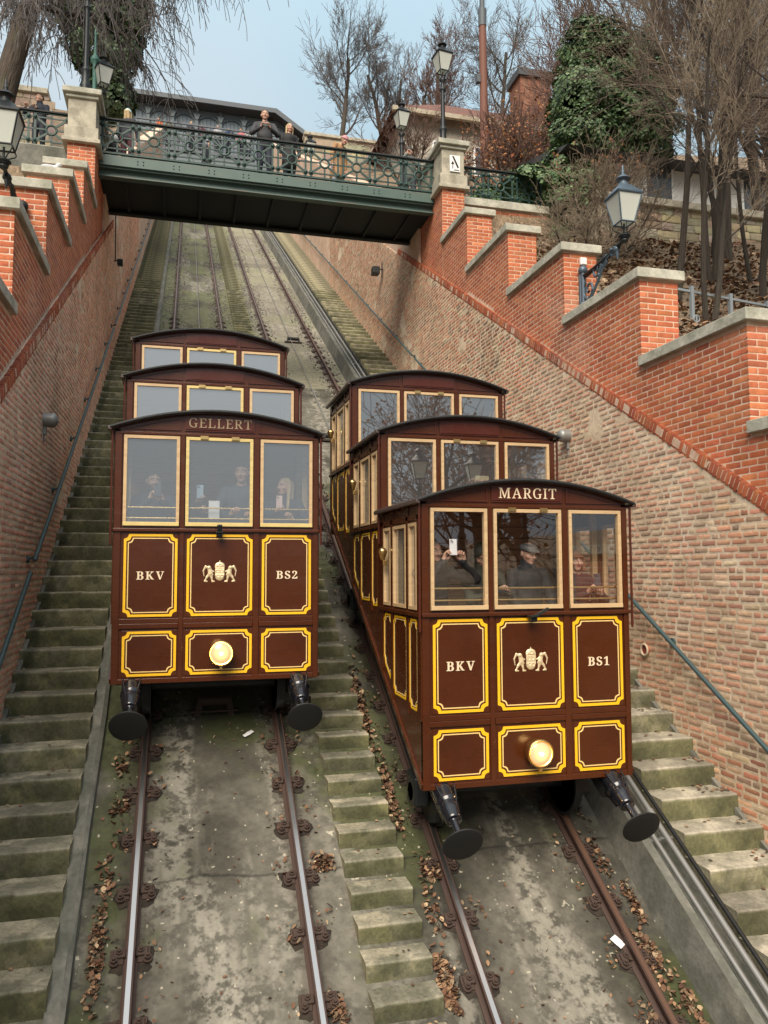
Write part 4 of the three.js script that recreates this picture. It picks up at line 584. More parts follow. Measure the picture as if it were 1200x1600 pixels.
    for (const s of [-1, 1]) {
      const sh = shape([[0, 0], [0, 2.58], [-1.5, 2.58], [-1.5, 1.5 * T]], zw.map(([a, b]) => rect(a, b, 1.585, 2.4))), g = new THREE.ExtrudeGeometry(sh, { depth: 0.045, bevelEnabled: false }); g.rotateY(-Math.PI / 2);   // shape x -> z
      g.translate(s < 0 ? -CW + 0.045 : CW, oy, oz); P('side_panel', boxUV(g), paint);
      const sx = s < 0 ? [-CW - 0.014, -CW + 0.002] : [CW - 0.002, CW + 0.014], box = (n, z0, z1, a, b, m, e = 0, par = car) => P(n, bx(s < 0 ? sx[0] - e : sx[0], s < 0 ? sx[1] : sx[1] + e, oy + a, oy + b, oz + z0, oz + z1, 0.004), m, par);
      for (const [z0, z1] of [[-0.12, 0.0], [-0.48, -0.405], [-1.055, -0.975], [-1.5, -1.365]]) box('batten', z0, z1, Math.max(0.02 - z0 * T, 0.6), 2.56, paint); box('sill', -1.5, 0, 1.53, 1.565, paint, 0.02); box('header', -1.5, 0, 2.42, 2.47, paint);
      const sb = bar(V(s * (CW + 0.004), oy + 0.03, oz), V(s * (CW + 0.004), oy + 0.03 + 1.5 * T, oz - 1.5), 0.03, 0.06); P('sill_strip', sb, paint);
      zw.forEach(([z0, z1], i) => {
        const f = slab(shape(rect(z0 + 0.005, z1 - 0.005, 1.588, 2.397), [rect(z0 + 0.036, z1 - 0.036, 1.62, 2.365)]), 0.05); f.rotateY(-Math.PI / 2); f.translate(s < 0 ? -CW + 0.035 : CW + 0.015, oy, oz); const w = P('window', boxUV(f), paleWood);
        const pg = new THREE.PlaneGeometry(z1 - z0 - 0.08, 0.735); pg.rotateY(s * Math.PI / 2); pg.translate(s * (CW - 0.012), oy + 1.992, oz + (z0 + z1) / 2); P('pane', pg, M.glass, w);
        const lo = i === 0 ? 0.655 : i === 1 ? 0.7 : 0.8, drop = i === 2 ? 0.18 : 0.02; const mk = (inset, wd, d) => { const q = sideStripe(z0 - 0.02, z1 + 0.02, lo, 1.51, inset, wd, 0.055, d, 0); if (i === 2) { const pp = q.attributes.position; for (let j = 0; j < pp.count; j++) { const y = pp.getY(j); if (y < 1.1) pp.setY(j, y + drop * clamp((z1 - pp.getX(j)) / (z1 - z0)) * 1); } } q.rotateY(-Math.PI / 2); q.translate(s < 0 ? -CW - 0.001 : CW + d + 0.001, oy, oz); return q; };
        const gs = P('gold_stripe', mk(0.01, 0.02, 0.004), M.yellow); P('fine_stripe', mk(0.04, 0.008, 0.003), M.fineLine, gs);
      });
      if (s < 0) { const l = P('side_lamp', merge([lathe([[0.001, 0], [0.025, 0.0], [0.05, 0.09], [0.03, 0.12], [0.001, 0.13]], 10).translate(-CW - 0.06, oy + 2.06, oz - 1.2), bx(-CW - 0.06, -CW - 0.01, oy + 2.0, oy + 2.06, oz - 1.215, oz - 1.185, 0.008)]), M.brass); }
    }
    // arched roof
    const o = [], N = 24, R = (w, d) => { const a = []; for (let i = 0; i <= N; i++) { const x = -w + 2 * w * i / N; a.push([x, arcY(x, 1.1) + d]); } return a; };
    const outer = R(1.095, 0.018), inner = R(1.095, -0.018).reverse(); const rg = new THREE.ExtrudeGeometry(shape([...outer, ...inner]), { depth: 1.62, bevelEnabled: false }); rg.translate(0, oy, oz - 1.545); P('roof', boxUV(rg), roofPaint);
    const er = []; for (let i = 0; i < N; i++) er.push(rod(V(...outer[i], 0).add(V(0, oy - 0.018, oz + 0.075)), V(...outer[i + 1], 0).add(V(0, oy - 0.018, oz + 0.075)), 0.017, 6)); P('roof_edge', merge(er), M.black);
    for (const s of [-1, 1]) { P('gutter', bx(s * 1.095 - 0.02, s * 1.095 + 0.02, oy + ROOF - 0.03, oy + ROOF + 0.012, oz - 1.54, oz + 0.085, 0.01), roofPaint); P('downpipe', rod(V(s * 1.07, oy + ROOF - 0.02, oz + 0.03), V(s * 1.07, oy + (k ? 1.35 : 1.4), oz + 0.03), 0.012, 6), paintDark); }
    if (k) { const st = P('back_panel', bx(-0.99, 0.99, oy + 0.4, oy + 1.3, oz - 0.05, oz - 0.02), paintDark); }
  }
  P('back_wall', bx(-CW, CW, 3 * 1.5 * T - 0.2, 2 * 1.5 * T + 2.58, -4.52, -4.47), paint);
  // lettering and arms
  P('letters', textGeo('BKV', 0.083, serif, -0.68, 1.085, 0.007, 0.006, 0.12), M.cream); P('letters', textGeo(code, 0.083, serif, 0.71, 1.085, 0.007, 0.006, 0.12), M.cream);
  const cr = P('crest', crestGeo, M.gold); cr.position.set(0.012, 1.12, 0.006); cr.scale.set(1.04, 1.0, 1);
  // headlight
  const lens = mat(0.36, 0.28, 0.18, 0.25, { emissive: new THREE.Color(1.0, 0.7, 0.42), emissiveIntensity: 0.05, clearcoat: 1 }), hx = 0.03, hy = 0.292;
  const hl = P('headlight', merge([lathe([[0.06, 0], [0.085, 0.0], [0.115, 0.05], [0.12, 0.13], [0.127, 0.135], [0.127, 0.16], [0.112, 0.165], [0.1, 0.15]], 28).rotateX(Math.PI / 2).translate(hx, hy, 0.0), bx(hx - 0.012, hx + 0.012, hy - 0.16, hy - 0.115, 0.12, 0.15)]), M.brass);
  const lg = new THREE.SphereGeometry(0.2, 20, 8, 0, 6.2832, 0, 0.56); lg.rotateX(Math.PI / 2); lg.translate(hx, hy, 0.15 - 0.17); P('lamp_lens', lg, lens, hl); P('lamp_bulb', ball(V(hx, hy, 0.168), 0.022, 12, 8), mat(1, 0.95, 0.8, 0.4, { emissive: new THREE.Color(1, 0.85, 0.6), emissiveIntensity: 0.3 }), hl);
  const glow = new THREE.PointLight(0xffc27a, 0.04); glow.position.set(hx, hy, 0.26); glow.castShadow = true; car.add(glow);
  // hook over the middle panel
  P('hook', merge([bx(-0.035, 0.035, 1.515, 1.535, 0.03, 0.15, 0.006), bar(V(0, 1.53, 0.14), V(code === 'BS1' ? 0.12 : 0, 1.6, 0.17), 0.05, 0.02), rod(V(-0.03, 1.5, 0.1), V(0.03, 1.5, 0.1), 0.028, 10)]), M.iron);
  // buffers, pointing down the slope
  for (const s of [-1, 1]) {
    const bar0 = lathe([[0.001, -0.55], [0.1, -0.5], [0.1, -0.12], [0.095, -0.05], [0.105, -0.045], [0.105, -0.02], [0.088, -0.01], [0.088, 0.02], [0.096, 0.03], [0.09, 0.08], [0.075, 0.15], [0.074, 0.17], [0.06, 0.175], [0.03, 0.18], [0.03, 0.41], [0.001, 0.42]], 20), pl = lathe([[0.001, 0.39], [0.12, 0.395], [0.172, 0.407], [0.178, 0.415], [0.172, 0.427], [0.1, 0.435], [0.001, 0.437]], 36), strut = [];
    for (const a of [0.6, -0.6, 2.4, -2.4]) strut.push(new THREE.TubeGeometry(new THREE.CatmullRomCurve3([V(Math.sin(a) * 0.13, -0.45, Math.cos(a) * 0.13), V(Math.sin(a) * 0.115, -0.1, Math.cos(a) * 0.115), V(Math.sin(a * 1.15) * 0.09, 0.1, Math.cos(a) * 0.09)]), 10, 0.011, 5));
    const to = new THREE.Matrix4().makeRotationX(Math.PI / 2 + 0.5346); const place = (g) => g.applyMatrix4(to).translate(s * 0.84, -0.115, 0.1);
    const b = P('buffer', place(merge([bar0, ...strut])), M.blackGloss); P('buffer_plate', place(pl), M.black, b);
  }
  // underframe and wheels
  for (const s of [-1, 1]) { P('side_beam', bar(V(s * 0.8, -0.12, 0.0), V(s * 0.8, -0.12 + 4.4 * T, -4.4), 0.1, 0.2), M.black); for (const z of [-0.75, -3.7]) { const y = -h - z * T + 0.365; P('wheel', merge([rod(V(s * 0.717 - s * 0.05, y, z), V(s * 0.717 + s * 0.045, y, z), 0.31, 26), rod(V(s * 0.717 - s * 0.05, y, z), V(s * 0.717 - s * 0.035, y, z), 0.34, 26)]), M.iron); P('axle_box', merge([bx(s * 0.86 - 0.08, s * 0.86 + 0.08, y - 0.13, y + 0.16, z - 0.14, z + 0.14, 0.03), rod(V(s * 0.86, y + 0.1, z - 0.3), V(s * 0.86, y + 0.16, z + 0.3), 0.04, 8), rod(V(s * 0.94, y, z), V(s * 0.9, y, z), 0.09, 10)]), M.iron); } for (const z of [-1.6, -2.7]) P('spring', merge([0, 1, 2, 3].map((i) => bar(V(s * 0.86, -0.32 - z * T - i * 0.03 - 0.25 * 0 + 0.18 * -T, z + 0.35 - i * 0.05), V(s * 0.86, -0.32 - z * T - i * 0.03 + 0.3 * T, z - 0.35 + i * 0.05), 0.07, 0.025))), M.iron); }
  for (const z of [-0.5, -1.5, -3.0, -4.3]) P('cross_beam', bx(-0.85, 0.85, -0.16 - z * T, -0.04 - z * T, z - 0.06, z + 0.06), M.black);
  for (const z of [-0.75, -3.7]) P('axle', rod(V(-0.75, -h - z * T + 0.365, z), V(0.75, -h - z * T + 0.365, z), 0.06, 10), M.iron);
  P('underside', bar(V(0, 0.0, -0.06), V(0, 0.0 + 4.4 * T, -4.46), 2.0, 0.04), M.black);
  P('brake_box', bx(-0.45, 0.45, -0.33 + 1.2 * T, -0.05 + 1.2 * T, -1.5, -1.0, 0.02), M.iron);
  return car;
}
const carL = funicular('left three-stepped brown funicular car with GELLERT over its front window', 'GELLERT', 'BS2', 0.365, 8.34, 0.93);
const carR = funicular('right three-stepped brown funicular car with MARGIT over its front window', 'MARGIT', 'BS1', 3.14, 6.8, 1.02);

// ---------- people ----------
const SKIN = [0.55, 0.33, 0.24], HAIRS = { dark: [0.025, 0.018, 0.014], brown: [0.09, 0.05, 0.028], blond: [0.5, 0.36, 0.19], grey: [0.3, 0.28, 0.26], copper: [0.26, 0.12, 0.06] };
const personMat = new THREE.MeshStandardMaterial({ vertexColors: true, roughness: 0.75 }), hairMat = new THREE.MeshStandardMaterial({ vertexColors: true, roughness: 0.6, bumpMap: bumpFine, bumpScale: 0.002 });
function headDist(x, y, z, fem) {   // a head 0.23 m high about the origin, looking along +z
  const p = [x, y, z], ax = Math.abs(x), q = [ax, y, z], w = fem ? 0.95 : 1;
  let d = ell(p, [0, 0.03, -0.012], [0.076 * w, 0.09, 0.094]); d = smin(d, ell(p, [0, -0.035, 0.018], [0.06 * w, 0.068, 0.07]), 0.03); d = smin(d, ell(p, [0, -0.088, 0.052], [0.026 * w, 0.018, 0.026]), 0.03);
  d = smin(d, cap(q, [0, 0.03, 0.082], [0.045, 0.028, 0.07], 0.012, 0.009), 0.016); d = smin(d, ell(q, [0.042, -0.022, 0.06], [0.022, 0.018, 0.02]), 0.02);
  d = -smin(-d, Math.hypot(ax - 0.031, (y - 0.008) * 1.25, z - 0.093) - 0.016, 0.012); d = smin(d, Math.hypot(ax - 0.031, y - 0.007, z - 0.071) - 0.0135, 0.004);
  d = smin(d, cap(p, [0, 0.02, 0.086], [0, -0.024, 0.109], 0.008, 0.0115), 0.012); d = smin(d, ell(q, [0.013, -0.028, 0.094], [0.009, 0.008, 0.01]), 0.008);
  d = smin(d, cap(q, [0, -0.056, 0.088], [0.02, -0.057, 0.08], 0.007, 0.004), 0.006); d = Math.max(d, -(cap(q, [0, -0.0565, 0.098], [0.02, -0.058, 0.088], 0.0022)));
  d = smin(d, ell(q, [0.079 * w, 0.0, -0.012], [0.012, 0.03, 0.018]), 0.008); return d;
}
function headColor(o) { return (x, y, z) => {
  const ax = Math.abs(x); let c = SKIN; const e = Math.hypot(ax - 0.031, (y - 0.007) * 1.5); if (z > 0.06 && e < 0.0095) c = e < 0.006 ? [0.03, 0.02, 0.015] : [0.6, 0.56, 0.5];
  else if (z > 0.06 && Math.abs(y - 0.034 + ax * 0.08) < 0.006 && ax > 0.012 && ax < 0.052) c = mix3(SKIN, o.brow ?? HAIRS.brown, 0.8); else if (z > 0.065 && Math.abs(y + 0.057) < 0.01 && ax < 0.023) c = o.fem ? [0.5, 0.13, 0.11] : [0.46, 0.2, 0.16];
  else if (o.beard && y < -0.03 && z > -0.02 && !(Math.abs(y + 0.04) < 0.006 && ax > 0.03)) c = mix3(SKIN, HAIRS.dark, 0.75); else if (y < -0.015 && z > 0.03 && ax > 0.02) c = mix3(SKIN, [0.58, 0.28, 0.2], 0.4); return c; }; }
function hairDist(x, y, z, o) {
  const p = [x, y, z], k = o.style; let d = ell(p, [0, 0.04, -0.02], [0.083, 0.087, 0.0985]); d += 0.004 * n3(x * 60, y * 30, z * 60);
  if (k === 'beanie' || k === 'cap' || k === 'hood') { d = ell(p, [0, 0.045, -0.012], k === 'hood' ? [0.115, 0.12, 0.115] : [0.09, 0.1, 0.105]); d = Math.max(d, -(y - 0.038 + 0.25 * (z + 0.02) * -0.3)); if (k === 'cap') { d = ell(p, [0, 0.062, -0.005], [0.1, 0.052, 0.118]); d = smin(d, ell(p, [0, 0.04, 0.095], [0.07, 0.01, 0.05]), 0.01); } if (k === 'beanie') d = smin(d, Math.max(Math.abs(y - 0.045) - 0.018, ell(p, [0, 0.04, -0.012], [0.098, 0.13, 0.112])), 0.006); if (k === 'hood') { d = smin(d, ell(p, [0, -0.04, -0.05], [0.12, 0.11, 0.1]), 0.03); d = Math.max(d, -ell(p, [0, -0.01, 0.07], [0.075, 0.105, 0.08])); } return d; }
  const front = z - 0.035 - 0.6 * (y - 0.06); d = Math.max(d, Math.min(front, 0.062 - y)); if (k !== 'long' && k !== 'bob') d = Math.max(d, -(y + 0.045 - 0.2 * (z + 0.06)));
  if (k === 'long' || k === 'bob') { const L = k === 'long' ? -0.26 : -0.1, ax = Math.abs(x), q = [ax, y, z]; let l = cap(q, [0.078, 0.03, -0.01], [0.088, L, 0.015], 0.026, 0.022); l = smin(l, cap(q, [0.03, 0.03, -0.085], [0.05, L, -0.06], 0.045, 0.035), 0.03); l += 0.006 * n3(x * 70, y * 12, z * 70); d = smin(d, l, 0.02); d = Math.max(d, -(ell(p, [0, -0.02, 0.07], [0.068, 0.085, 0.07]))); if (k === 'bob') d = smin(d, Math.max(ell(p, [0, 0.055, 0.075], [0.066, 0.022, 0.03]), -(y - 0.038)), 0.01); }
  if (k === 'thick') d = smin(d, ell(p, [0.01, 0.11, 0.0], [0.07, 0.035, 0.08]), 0.03); return d;
}
const handGeo = (() => {   // right hand: wrist at the origin, fingers along +y and curled towards +z, thumb on the -x side; as if round a phone
  const F = [[-0.03, 0.082, 1.0], [-0.01, 0.087, 1.08], [0.01, 0.083, 1.0], [0.029, 0.074, 0.8]], bones = [];
  bones.push([[-0.02, 0.015, 0], [-0.027, 0.078, 0.002], 0.015, 0.012], [[-0.006, 0.01, 0], [-0.009, 0.082, 0.0], 0.016, 0.012], [[0.008, 0.01, 0], [0.009, 0.08, 0.0], 0.016, 0.012], [[0.019, 0.015, 0], [0.026, 0.07, 0.002], 0.014, 0.011], [[0, -0.03, 0], [0, 0.03, 0], 0.023, 0.02]);
  F.forEach(([x, y, s], i) => { const a = [x, y, 0.002], b = [x * 1.04, y + 0.03 * s, 0.016 * s], c = [x * 1.0, y + 0.03 * s, 0.04 * s], d = [x * 0.95, y + 0.014 * s, 0.054 * s]; bones.push([a, b, 0.0098, 0.009], [b, c, 0.009, 0.0082], [c, d, 0.0082, 0.007]); });
  const th = [[-0.022, 0.02, 0.008], [-0.045, 0.045, 0.022], [-0.05, 0.072, 0.036], [-0.042, 0.096, 0.046]];
  const f = (x, y, z) => { const p = [x, y, z]; let d = 1; for (let i = 0; i < 5; i++) d = smin(d, cap(p, ...bones[i]), 0.018); let e = d; for (let i = 5; i < bones.length; i++) { const q = cap(p, ...bones[i]); e = Math.min(e, smin(d, q, 0.006)); } for (let i = 0; i < 3; i++) e = Math.min(e, smin(d, cap(p, th[i], th[i + 1], 0.013 - i * 0.0015, 0.0115 - i * 0.0015), 0.01)); return e; };
  return surfaceNet(f, [-0.075, -0.06, -0.03], [0.055, 0.135, 0.08], 0.0042, (x, y, z) => mix3(SKIN, [0.6, 0.3, 0.23], sstep(0.03, 0.06, z) * 0.5));
})();
const headCache = {};
function headGeo(o, c) { const id = [o.fem, o.beard, c].join(); return headCache[id] ??= surfaceNet((x, y, z) => headDist(x, y, z, o.fem), [-0.1, -0.12, -0.12], [0.1, 0.135, 0.13], c, headColor(o)); }
// person: feet at pos, facing turn (0 = downhill, towards +z); hands: [right, left] in the person's own axes or null for hanging arms
function person(label, pos, turn, o) {
  const s = (o.h ?? 1.55) / 1.72, coat = o.coat, legs = o.legs ?? [0.03, 0.035, 0.05], near = o.near, lean = o.lean ?? 0, wide = o.fem ? 0.9 : 1, C = near ? 0.018 : 0.026;
  const t = thing('person', label, 'person', pos); t.rotation.y = turn; t.scale.setScalar(s);
  const up = (y, f = 0) => [0, y, f + lean * Math.max(0, y - 0.92) * 0.9], neckB = up(1.43), sh = (e) => [e * 0.185 * wide, 1.385, lean * 0.42], hip = (e) => [e * 0.09, 0.92, 0], L1 = 0.29, L2 = 0.27;
  const bones = [], H = [];
  const st = o.step ?? 0; for (const e of [-1, 1]) { const f = [e * 0.1, 0.09, e * st], kn = [e * 0.1, 0.5, e * st * 0.6 + 0.03]; bones.push([hip(e), kn, 0.095, 0.068, legs], [kn, f, 0.066, 0.046, legs], [[f[0], 0.045, f[2] - 0.04], [f[0] * 1.1, 0.035, f[2] + 0.15], 0.045, 0.035, [0.03, 0.025, 0.02]]); }
  [1, -1].forEach((e, i) => {   // the person's right arm is on -x when facing +z
    const S0 = sh(-e), given = o.hands?.[i], Hd = given ?? [-e * 0.26, 0.82, 0.06 + lean * 0.1], d = Hd.map((v, k) => v - S0[k]), dist = Math.min(Math.hypot(...d), (L1 + L2) * 0.985), dir = d.map((v) => v / Math.hypot(...d));
    const a = (L1 * L1 - L2 * L2 + dist * dist) / (2 * dist), hh = Math.sqrt(Math.max(0, L1 * L1 - a * a)), pole = V(-e * 0.75, -0.7, -0.25), dv = V(...dir); pole.addScaledVector(dv, -pole.dot(dv)).normalize();
    const el = S0.map((v, k) => v + dir[k] * a + pole.getComponent(k) * hh), wr = S0.map((v, k) => v + dir[k] * dist); bones.push([S0, el, 0.067, 0.055, o.sleeve ?? coat], [el, wr, 0.054, 0.04, o.sleeve ?? coat]);
    H.push([wr, V(...wr).sub(V(...el)).normalize(), e]);
  });
  const torso = [[up(0.95), up(1.12), 0.15, 0.142], [up(1.12), up(1.32), 0.142, 0.165], [[-0.12 * wide, 1.385, lean * 0.42], [0.12 * wide, 1.385, lean * 0.42], 0.075, 0.075]], hem = o.longCoat ? [[up(0.95), up(0.6), 0.16, 0.19]] : [];
  const headC = o.head ?? [0, 1.6, 0.03 + lean * 0.6], flat = (p) => [p[0] * (1 / 1.18), p[1], p[2] * 1.22];
  const field = (x, y, z, who) => { const p = [x, y, z]; let d = 9, best = 9, col = coat; for (const b of torso) { const q = cap(flat(p), [b[0][0] / 1.18, b[0][1], b[0][2] * 1.22], [b[1][0] / 1.18, b[1][1], b[1][2] * 1.22], b[2] * 0.92, b[3] * 0.92); d = smin(d, q, 0.05); if (q < best) { best = q; col = coat; } } for (const b of hem) { const q = cap(p, b[0], b[1], b[2], b[3]); d = smin(d, q, 0.05); if (q < best) { best = q; col = coat; } }
    for (const b of bones) { const q = cap(p, b[0], b[1], b[2], b[3]); d = smin(d, q, 0.028); if (q < best) { best = q; col = b[4]; } } const nk = cap(p, neckB, [headC[0] * 0.8, headC[1] - 0.06, headC[2] * 0.75], 0.056, 0.05); d = smin(d, nk, 0.02); if (nk < best) { best = nk; col = o.scarf ?? SKIN; } if (o.collar) { const q = cap(p, up(1.45, -0.01), up(1.49, 0.0), 0.09, 0.082); d = smin(d, q, 0.02); if (q < best) col = o.scarf ?? coat; }
    if (who) { const wv = 0.006 * n3(x * 26, y * 18, z * 26); return wv > 0.0 ? col : col.map((v) => v * 0.86); } return d + 0.004 * n3(x * 13, y * 11, z * 13); };
  const lo = o.fromHip ? 0.75 : 0; const parts = [surfaceNet((x, y, z) => field(x, y, z), [-0.5, lo - 0.03, -0.3], [0.5, 1.6, 0.75], C, (x, y, z) => field(x, y, z, 1))];
  const yaw = o.look?.[0] ?? 0, pit = o.look?.[1] ?? 0, hm = new THREE.Matrix4().compose(V(...headC), new THREE.Quaternion().setFromEuler(new THREE.Euler(pit, yaw, o.look?.[2] ?? 0, 'YXZ')), V(1, 1, 1));
  parts.push(headGeo(o, near ? 0.0055 : 0.011).clone().applyMatrix4(hm));
  H.forEach(([wr, dir, e], i) => { const palm = (o.palm?.[i] ? V(...o.palm[i]) : V(e * 0.7, 0, 0.7)), y = dir.clone().multiplyScalar(o.hands?.[i] ? 0.55 : 1).add(o.hands?.[i] ? V(0, 0.85, 0.1) : V(0, 0, 0)).normalize(), z = palm.addScaledVector(y, -palm.dot(y)).normalize(), x = y.clone().cross(z); const g = handGeo.clone(); if (e > 0) { g.scale(-1, 1, 1); const ix = g.index.array; for (let k = 0; k < ix.length; k += 3) { const q = ix[k]; ix[k] = ix[k + 1]; ix[k + 1] = q; } } const hx = e > 0 ? x : x.clone(); g.applyMatrix4(new THREE.Matrix4().makeBasis(hx, y, z).setPosition(...wr)); parts.push(g); });
  const body = mergeGeometries(parts.map((g) => { const k = new THREE.BufferGeometry(); for (const n of ['position', 'normal', 'color']) k.setAttribute(n, g.attributes[n]); k.setIndex(g.index); return k; }));
  part('body', body, personMat, t);
  const hc = o.hair ?? HAIRS.dark; if (o.style) { const hat = ['beanie', 'cap', 'hood'].includes(o.style); const g = surfaceNet((x, y, z) => hairDist(x, y, z, o), [-0.15, -0.31, -0.17], [0.15, 0.17, 0.17], near ? 0.0075 : 0.013, (x, y, z) => { const v = 0.8 + 0.4 * Math.abs(n3(x * 80, y * 20, z * 80)); return hc.map((q) => q * v); }); g.applyMatrix4(hm); part(hat ? o.style : 'hair', g, hairMat, t); if (hat && o.under) { const g2 = surfaceNet((x, y, z) => hairDist(x, y, z, { style: o.under }), [-0.15, -0.31, -0.17], [0.15, 0.06, 0.17], 0.013, () => o.underHair ?? HAIRS.blond); g2.applyMatrix4(hm); part('hair', g2, hairMat, t); } }
  return { t, at: (i) => { t.updateMatrixWorld(true); const [wr, dir] = H[i]; return V(...wr).addScaledVector(dir, 0.04).add(V(0, 0.055, 0.012)).applyMatrix4(t.matrixWorld); }, s };
}
function phone(label, p, turn, tilt, color, s = 0.92, wide = false) {
  const t = thing('phone', label, 'phone', p); t.rotation.order = 'YXZ'; t.rotation.set(tilt, turn, wide ? Math.PI / 2 : 0); const m = mat(...color, 0.3);
  part('phone_body', new RoundedBoxGeometry(0.075 * s, 0.152 * s, 0.011 * s, 2, 0.005 * s), m, t); const c = merge([new RoundedBoxGeometry(0.03 * s, 0.032 * s, 0.004 * s, 1, 0.0015).translate(-0.017 * s, 0.054 * s, 0.007 * s)]); part('camera_bump', c, mat(color[0] * 0.8, color[1] * 0.8, color[2] * 0.8, 0.3), t); part('lens', merge([ball(V(-0.023 * s, 0.061 * s, 0.009 * s), 0.006 * s, 8, 6), ball(V(-0.012 * s, 0.049 * s, 0.009 * s), 0.006 * s, 8, 6)]), M.black, t); return t;
}
const inCar = (car, x, k, z) => V(car.position.x + x, car.position.y + 0.64 + k * 1.5 * T, car.position.z - 1.5 * k + z);
const navy = [0.016, 0.02, 0.035], black = [0.012, 0.012, 0.014], charcoal = [0.04, 0.042, 0.048], olive = [0.045, 0.05, 0.034], burg = [0.055, 0.018, 0.018], camel = [0.4, 0.22, 0.1], tealCoat = [0.03, 0.045, 0.06];
{ // left car, front cabin
  let p = person('bearded dark-haired man in navy jacket behind the left window of the left car', inCar(carL, -0.68, 0, -0.42), 0.12, { h: 1.56, near: 1, fromHip: 0, coat: navy, beard: 1, style: 'short', hair: HAIRS.dark, hands: [[-0.06, 1.36, 0.3], [0.08, 1.34, 0.3]], look: [0.12, 0.1], brow: HAIRS.dark, collar: 1 });
  phone('dark phone held by the bearded man in the left car', p.at(0).add(V(0.05, 0.03, 0.03)), 0.15, -0.2, [0.05, 0.05, 0.06], 0.95);
  p = person('man in dark coat raising a phone in the middle window of the left car', inCar(carL, -0.36, 0, -0.62), 0.1, { h: 1.48, near: 1, coat: charcoal, style: 'short', hair: HAIRS.brown, hands: [[0.12, 1.42, 0.42], [0.24, 1.28, 0.4]], look: [0.3, 0.05], collar: 1 });
  phone('pale blue phone held up behind the middle window of the left car', p.at(0).add(V(0, 0.05, 0.03)), 0.1, 0, [0.45, 0.6, 0.75], 0.95);
  p = person('tall dark-haired young man in grey-blue coat stooping in the middle window of the left car', inCar(carL, 0.26, 0, -0.4), -0.05, { h: 1.68, near: 1, coat: tealCoat, style: 'thick', hair: HAIRS.dark, hands: [[-0.12, 1.1, 0.3], [0.12, 1.06, 0.26]], look: [-0.25, 0.12], lean: 0.05, brow: HAIRS.dark });
  { const t = thing('leaflet', 'folded white leaflet held low in the middle window of the left car', 'leaflet', inCar(carL, -0.05, 0, -0.12).add(V(0, 1.13, 0))); part('front_page', bx(-0.055, 0.055, -0.1, 0.1, 0, 0.003), M.paper, t); part('back_page', bx(-0.05, 0.06, -0.105, 0.095, -0.012, -0.008), M.paper, t); }
  p = person('blond smiling woman in dark jacket turned sideways in the right window of the left car', inCar(carL, 0.73, 0, -0.38), -0.2, { h: 1.52, near: 1, fem: 1, coat: navy, style: 'long', hair: HAIRS.blond, hands: [[-0.07, 1.26, 0.3], [0.12, 1.17, 0.28]], look: [-0.7, -0.05], collar: 1, brow: HAIRS.brown });
  phone('pink-cased phone held by the blond woman in the left car', p.at(0).add(V(0.0, 0.05, 0.03)), -0.3, -0.1, [0.6, 0.42, 0.38], 0.9);
  // right car, front cabin
  p = person('balding man in black jacket behind the left window of the right car', inCar(carR, -0.8, 0, -0.42), 0.1, { h: 1.6, near: 1, coat: black, style: 'short', hair: HAIRS.grey, hands: [[-0.0, 1.5, 0.27], [0.22, 1.5, 0.27]], look: [0.15, 0.02] });
  phone('white phone lifted by the balding man in the right car', p.at(0).lerp(p.at(1), 0.5).add(V(-0.015, 0.055, 0.02)), 0.05, -0.05, [0.8, 0.8, 0.82], 1.0);
  p = person('person in olive hooded jacket behind the middle window post of the right car', inCar(carR, -0.27, 0, -0.5), -0.1, { h: 1.55, near: 1, coat: olive, style: 'hood', hair: [0.05, 0.055, 0.04], hands: [[0.06, 1.19, 0.3], [0.2, 1.2, 0.32]], look: [0.0, 0.5], collar: 1 });
  phone('small black camera-like phone in the hands behind the middle window of the right car', p.at(0).lerp(p.at(1), 0.5).add(V(0, -0.01, 0.02)), 0.1, -0.5, [0.02, 0.02, 0.02], 0.9, true);
  p = person('man with grey flat cap and black scarf in the middle window of the right car', inCar(carR, 0.17, 0, -0.38), 0.08, { h: 1.58, near: 1, coat: black, style: 'cap', hair: [0.13, 0.13, 0.13], under: null, hands: [[-0.1, 0.95, 0.25], [0.15, 0.92, 0.25]], look: [0.15, 0.2], collar: 1, scarf: [0.02, 0.02, 0.023], brow: HAIRS.grey });
  p = person('woman with short copper hair in burgundy jacket in the right window of the right car', inCar(carR, 0.7, 0, -0.4), 0.0, { h: 1.5, near: 1, fem: 1, coat: burg, style: 'bob', hair: HAIRS.copper, hands: [[-0.01, 1.24, 0.3], [0.15, 1.22, 0.3]], look: [-0.12, 0.05], brow: HAIRS.brown });
  phone('dark phone held by the copper-haired woman in the right car', p.at(0).add(V(0.055, 0.06, 0.02)), -0.05, -0.15, [0.06, 0.055, 0.06], 0.95);
  // upper cabins
  p = person('person in pale shirt photographing through the middle window of the right car second cabin', inCar(carR, 0.22, 1, -0.5), 0, { h: 1.56, coat: [0.4, 0.42, 0.45], style: 'short', hair: HAIRS.brown, hands: [[-0.09, 1.52, 0.3], [0.1, 1.52, 0.3]] });
  phone('yellowish phone held across by the passenger in the right car second cabin', p.at(0).lerp(p.at(1), 0.5).add(V(0, 0.02, 0.02)), 0, 0, [0.6, 0.5, 0.3], 1.1, true);
  person('round-faced passenger looking out of the left window of the right car top cabin', inCar(carR, -0.55, 2, -0.45), 0.1, { h: 1.5, coat: [0.25, 0.27, 0.3], style: 'thick', hair: HAIRS.brown });
}
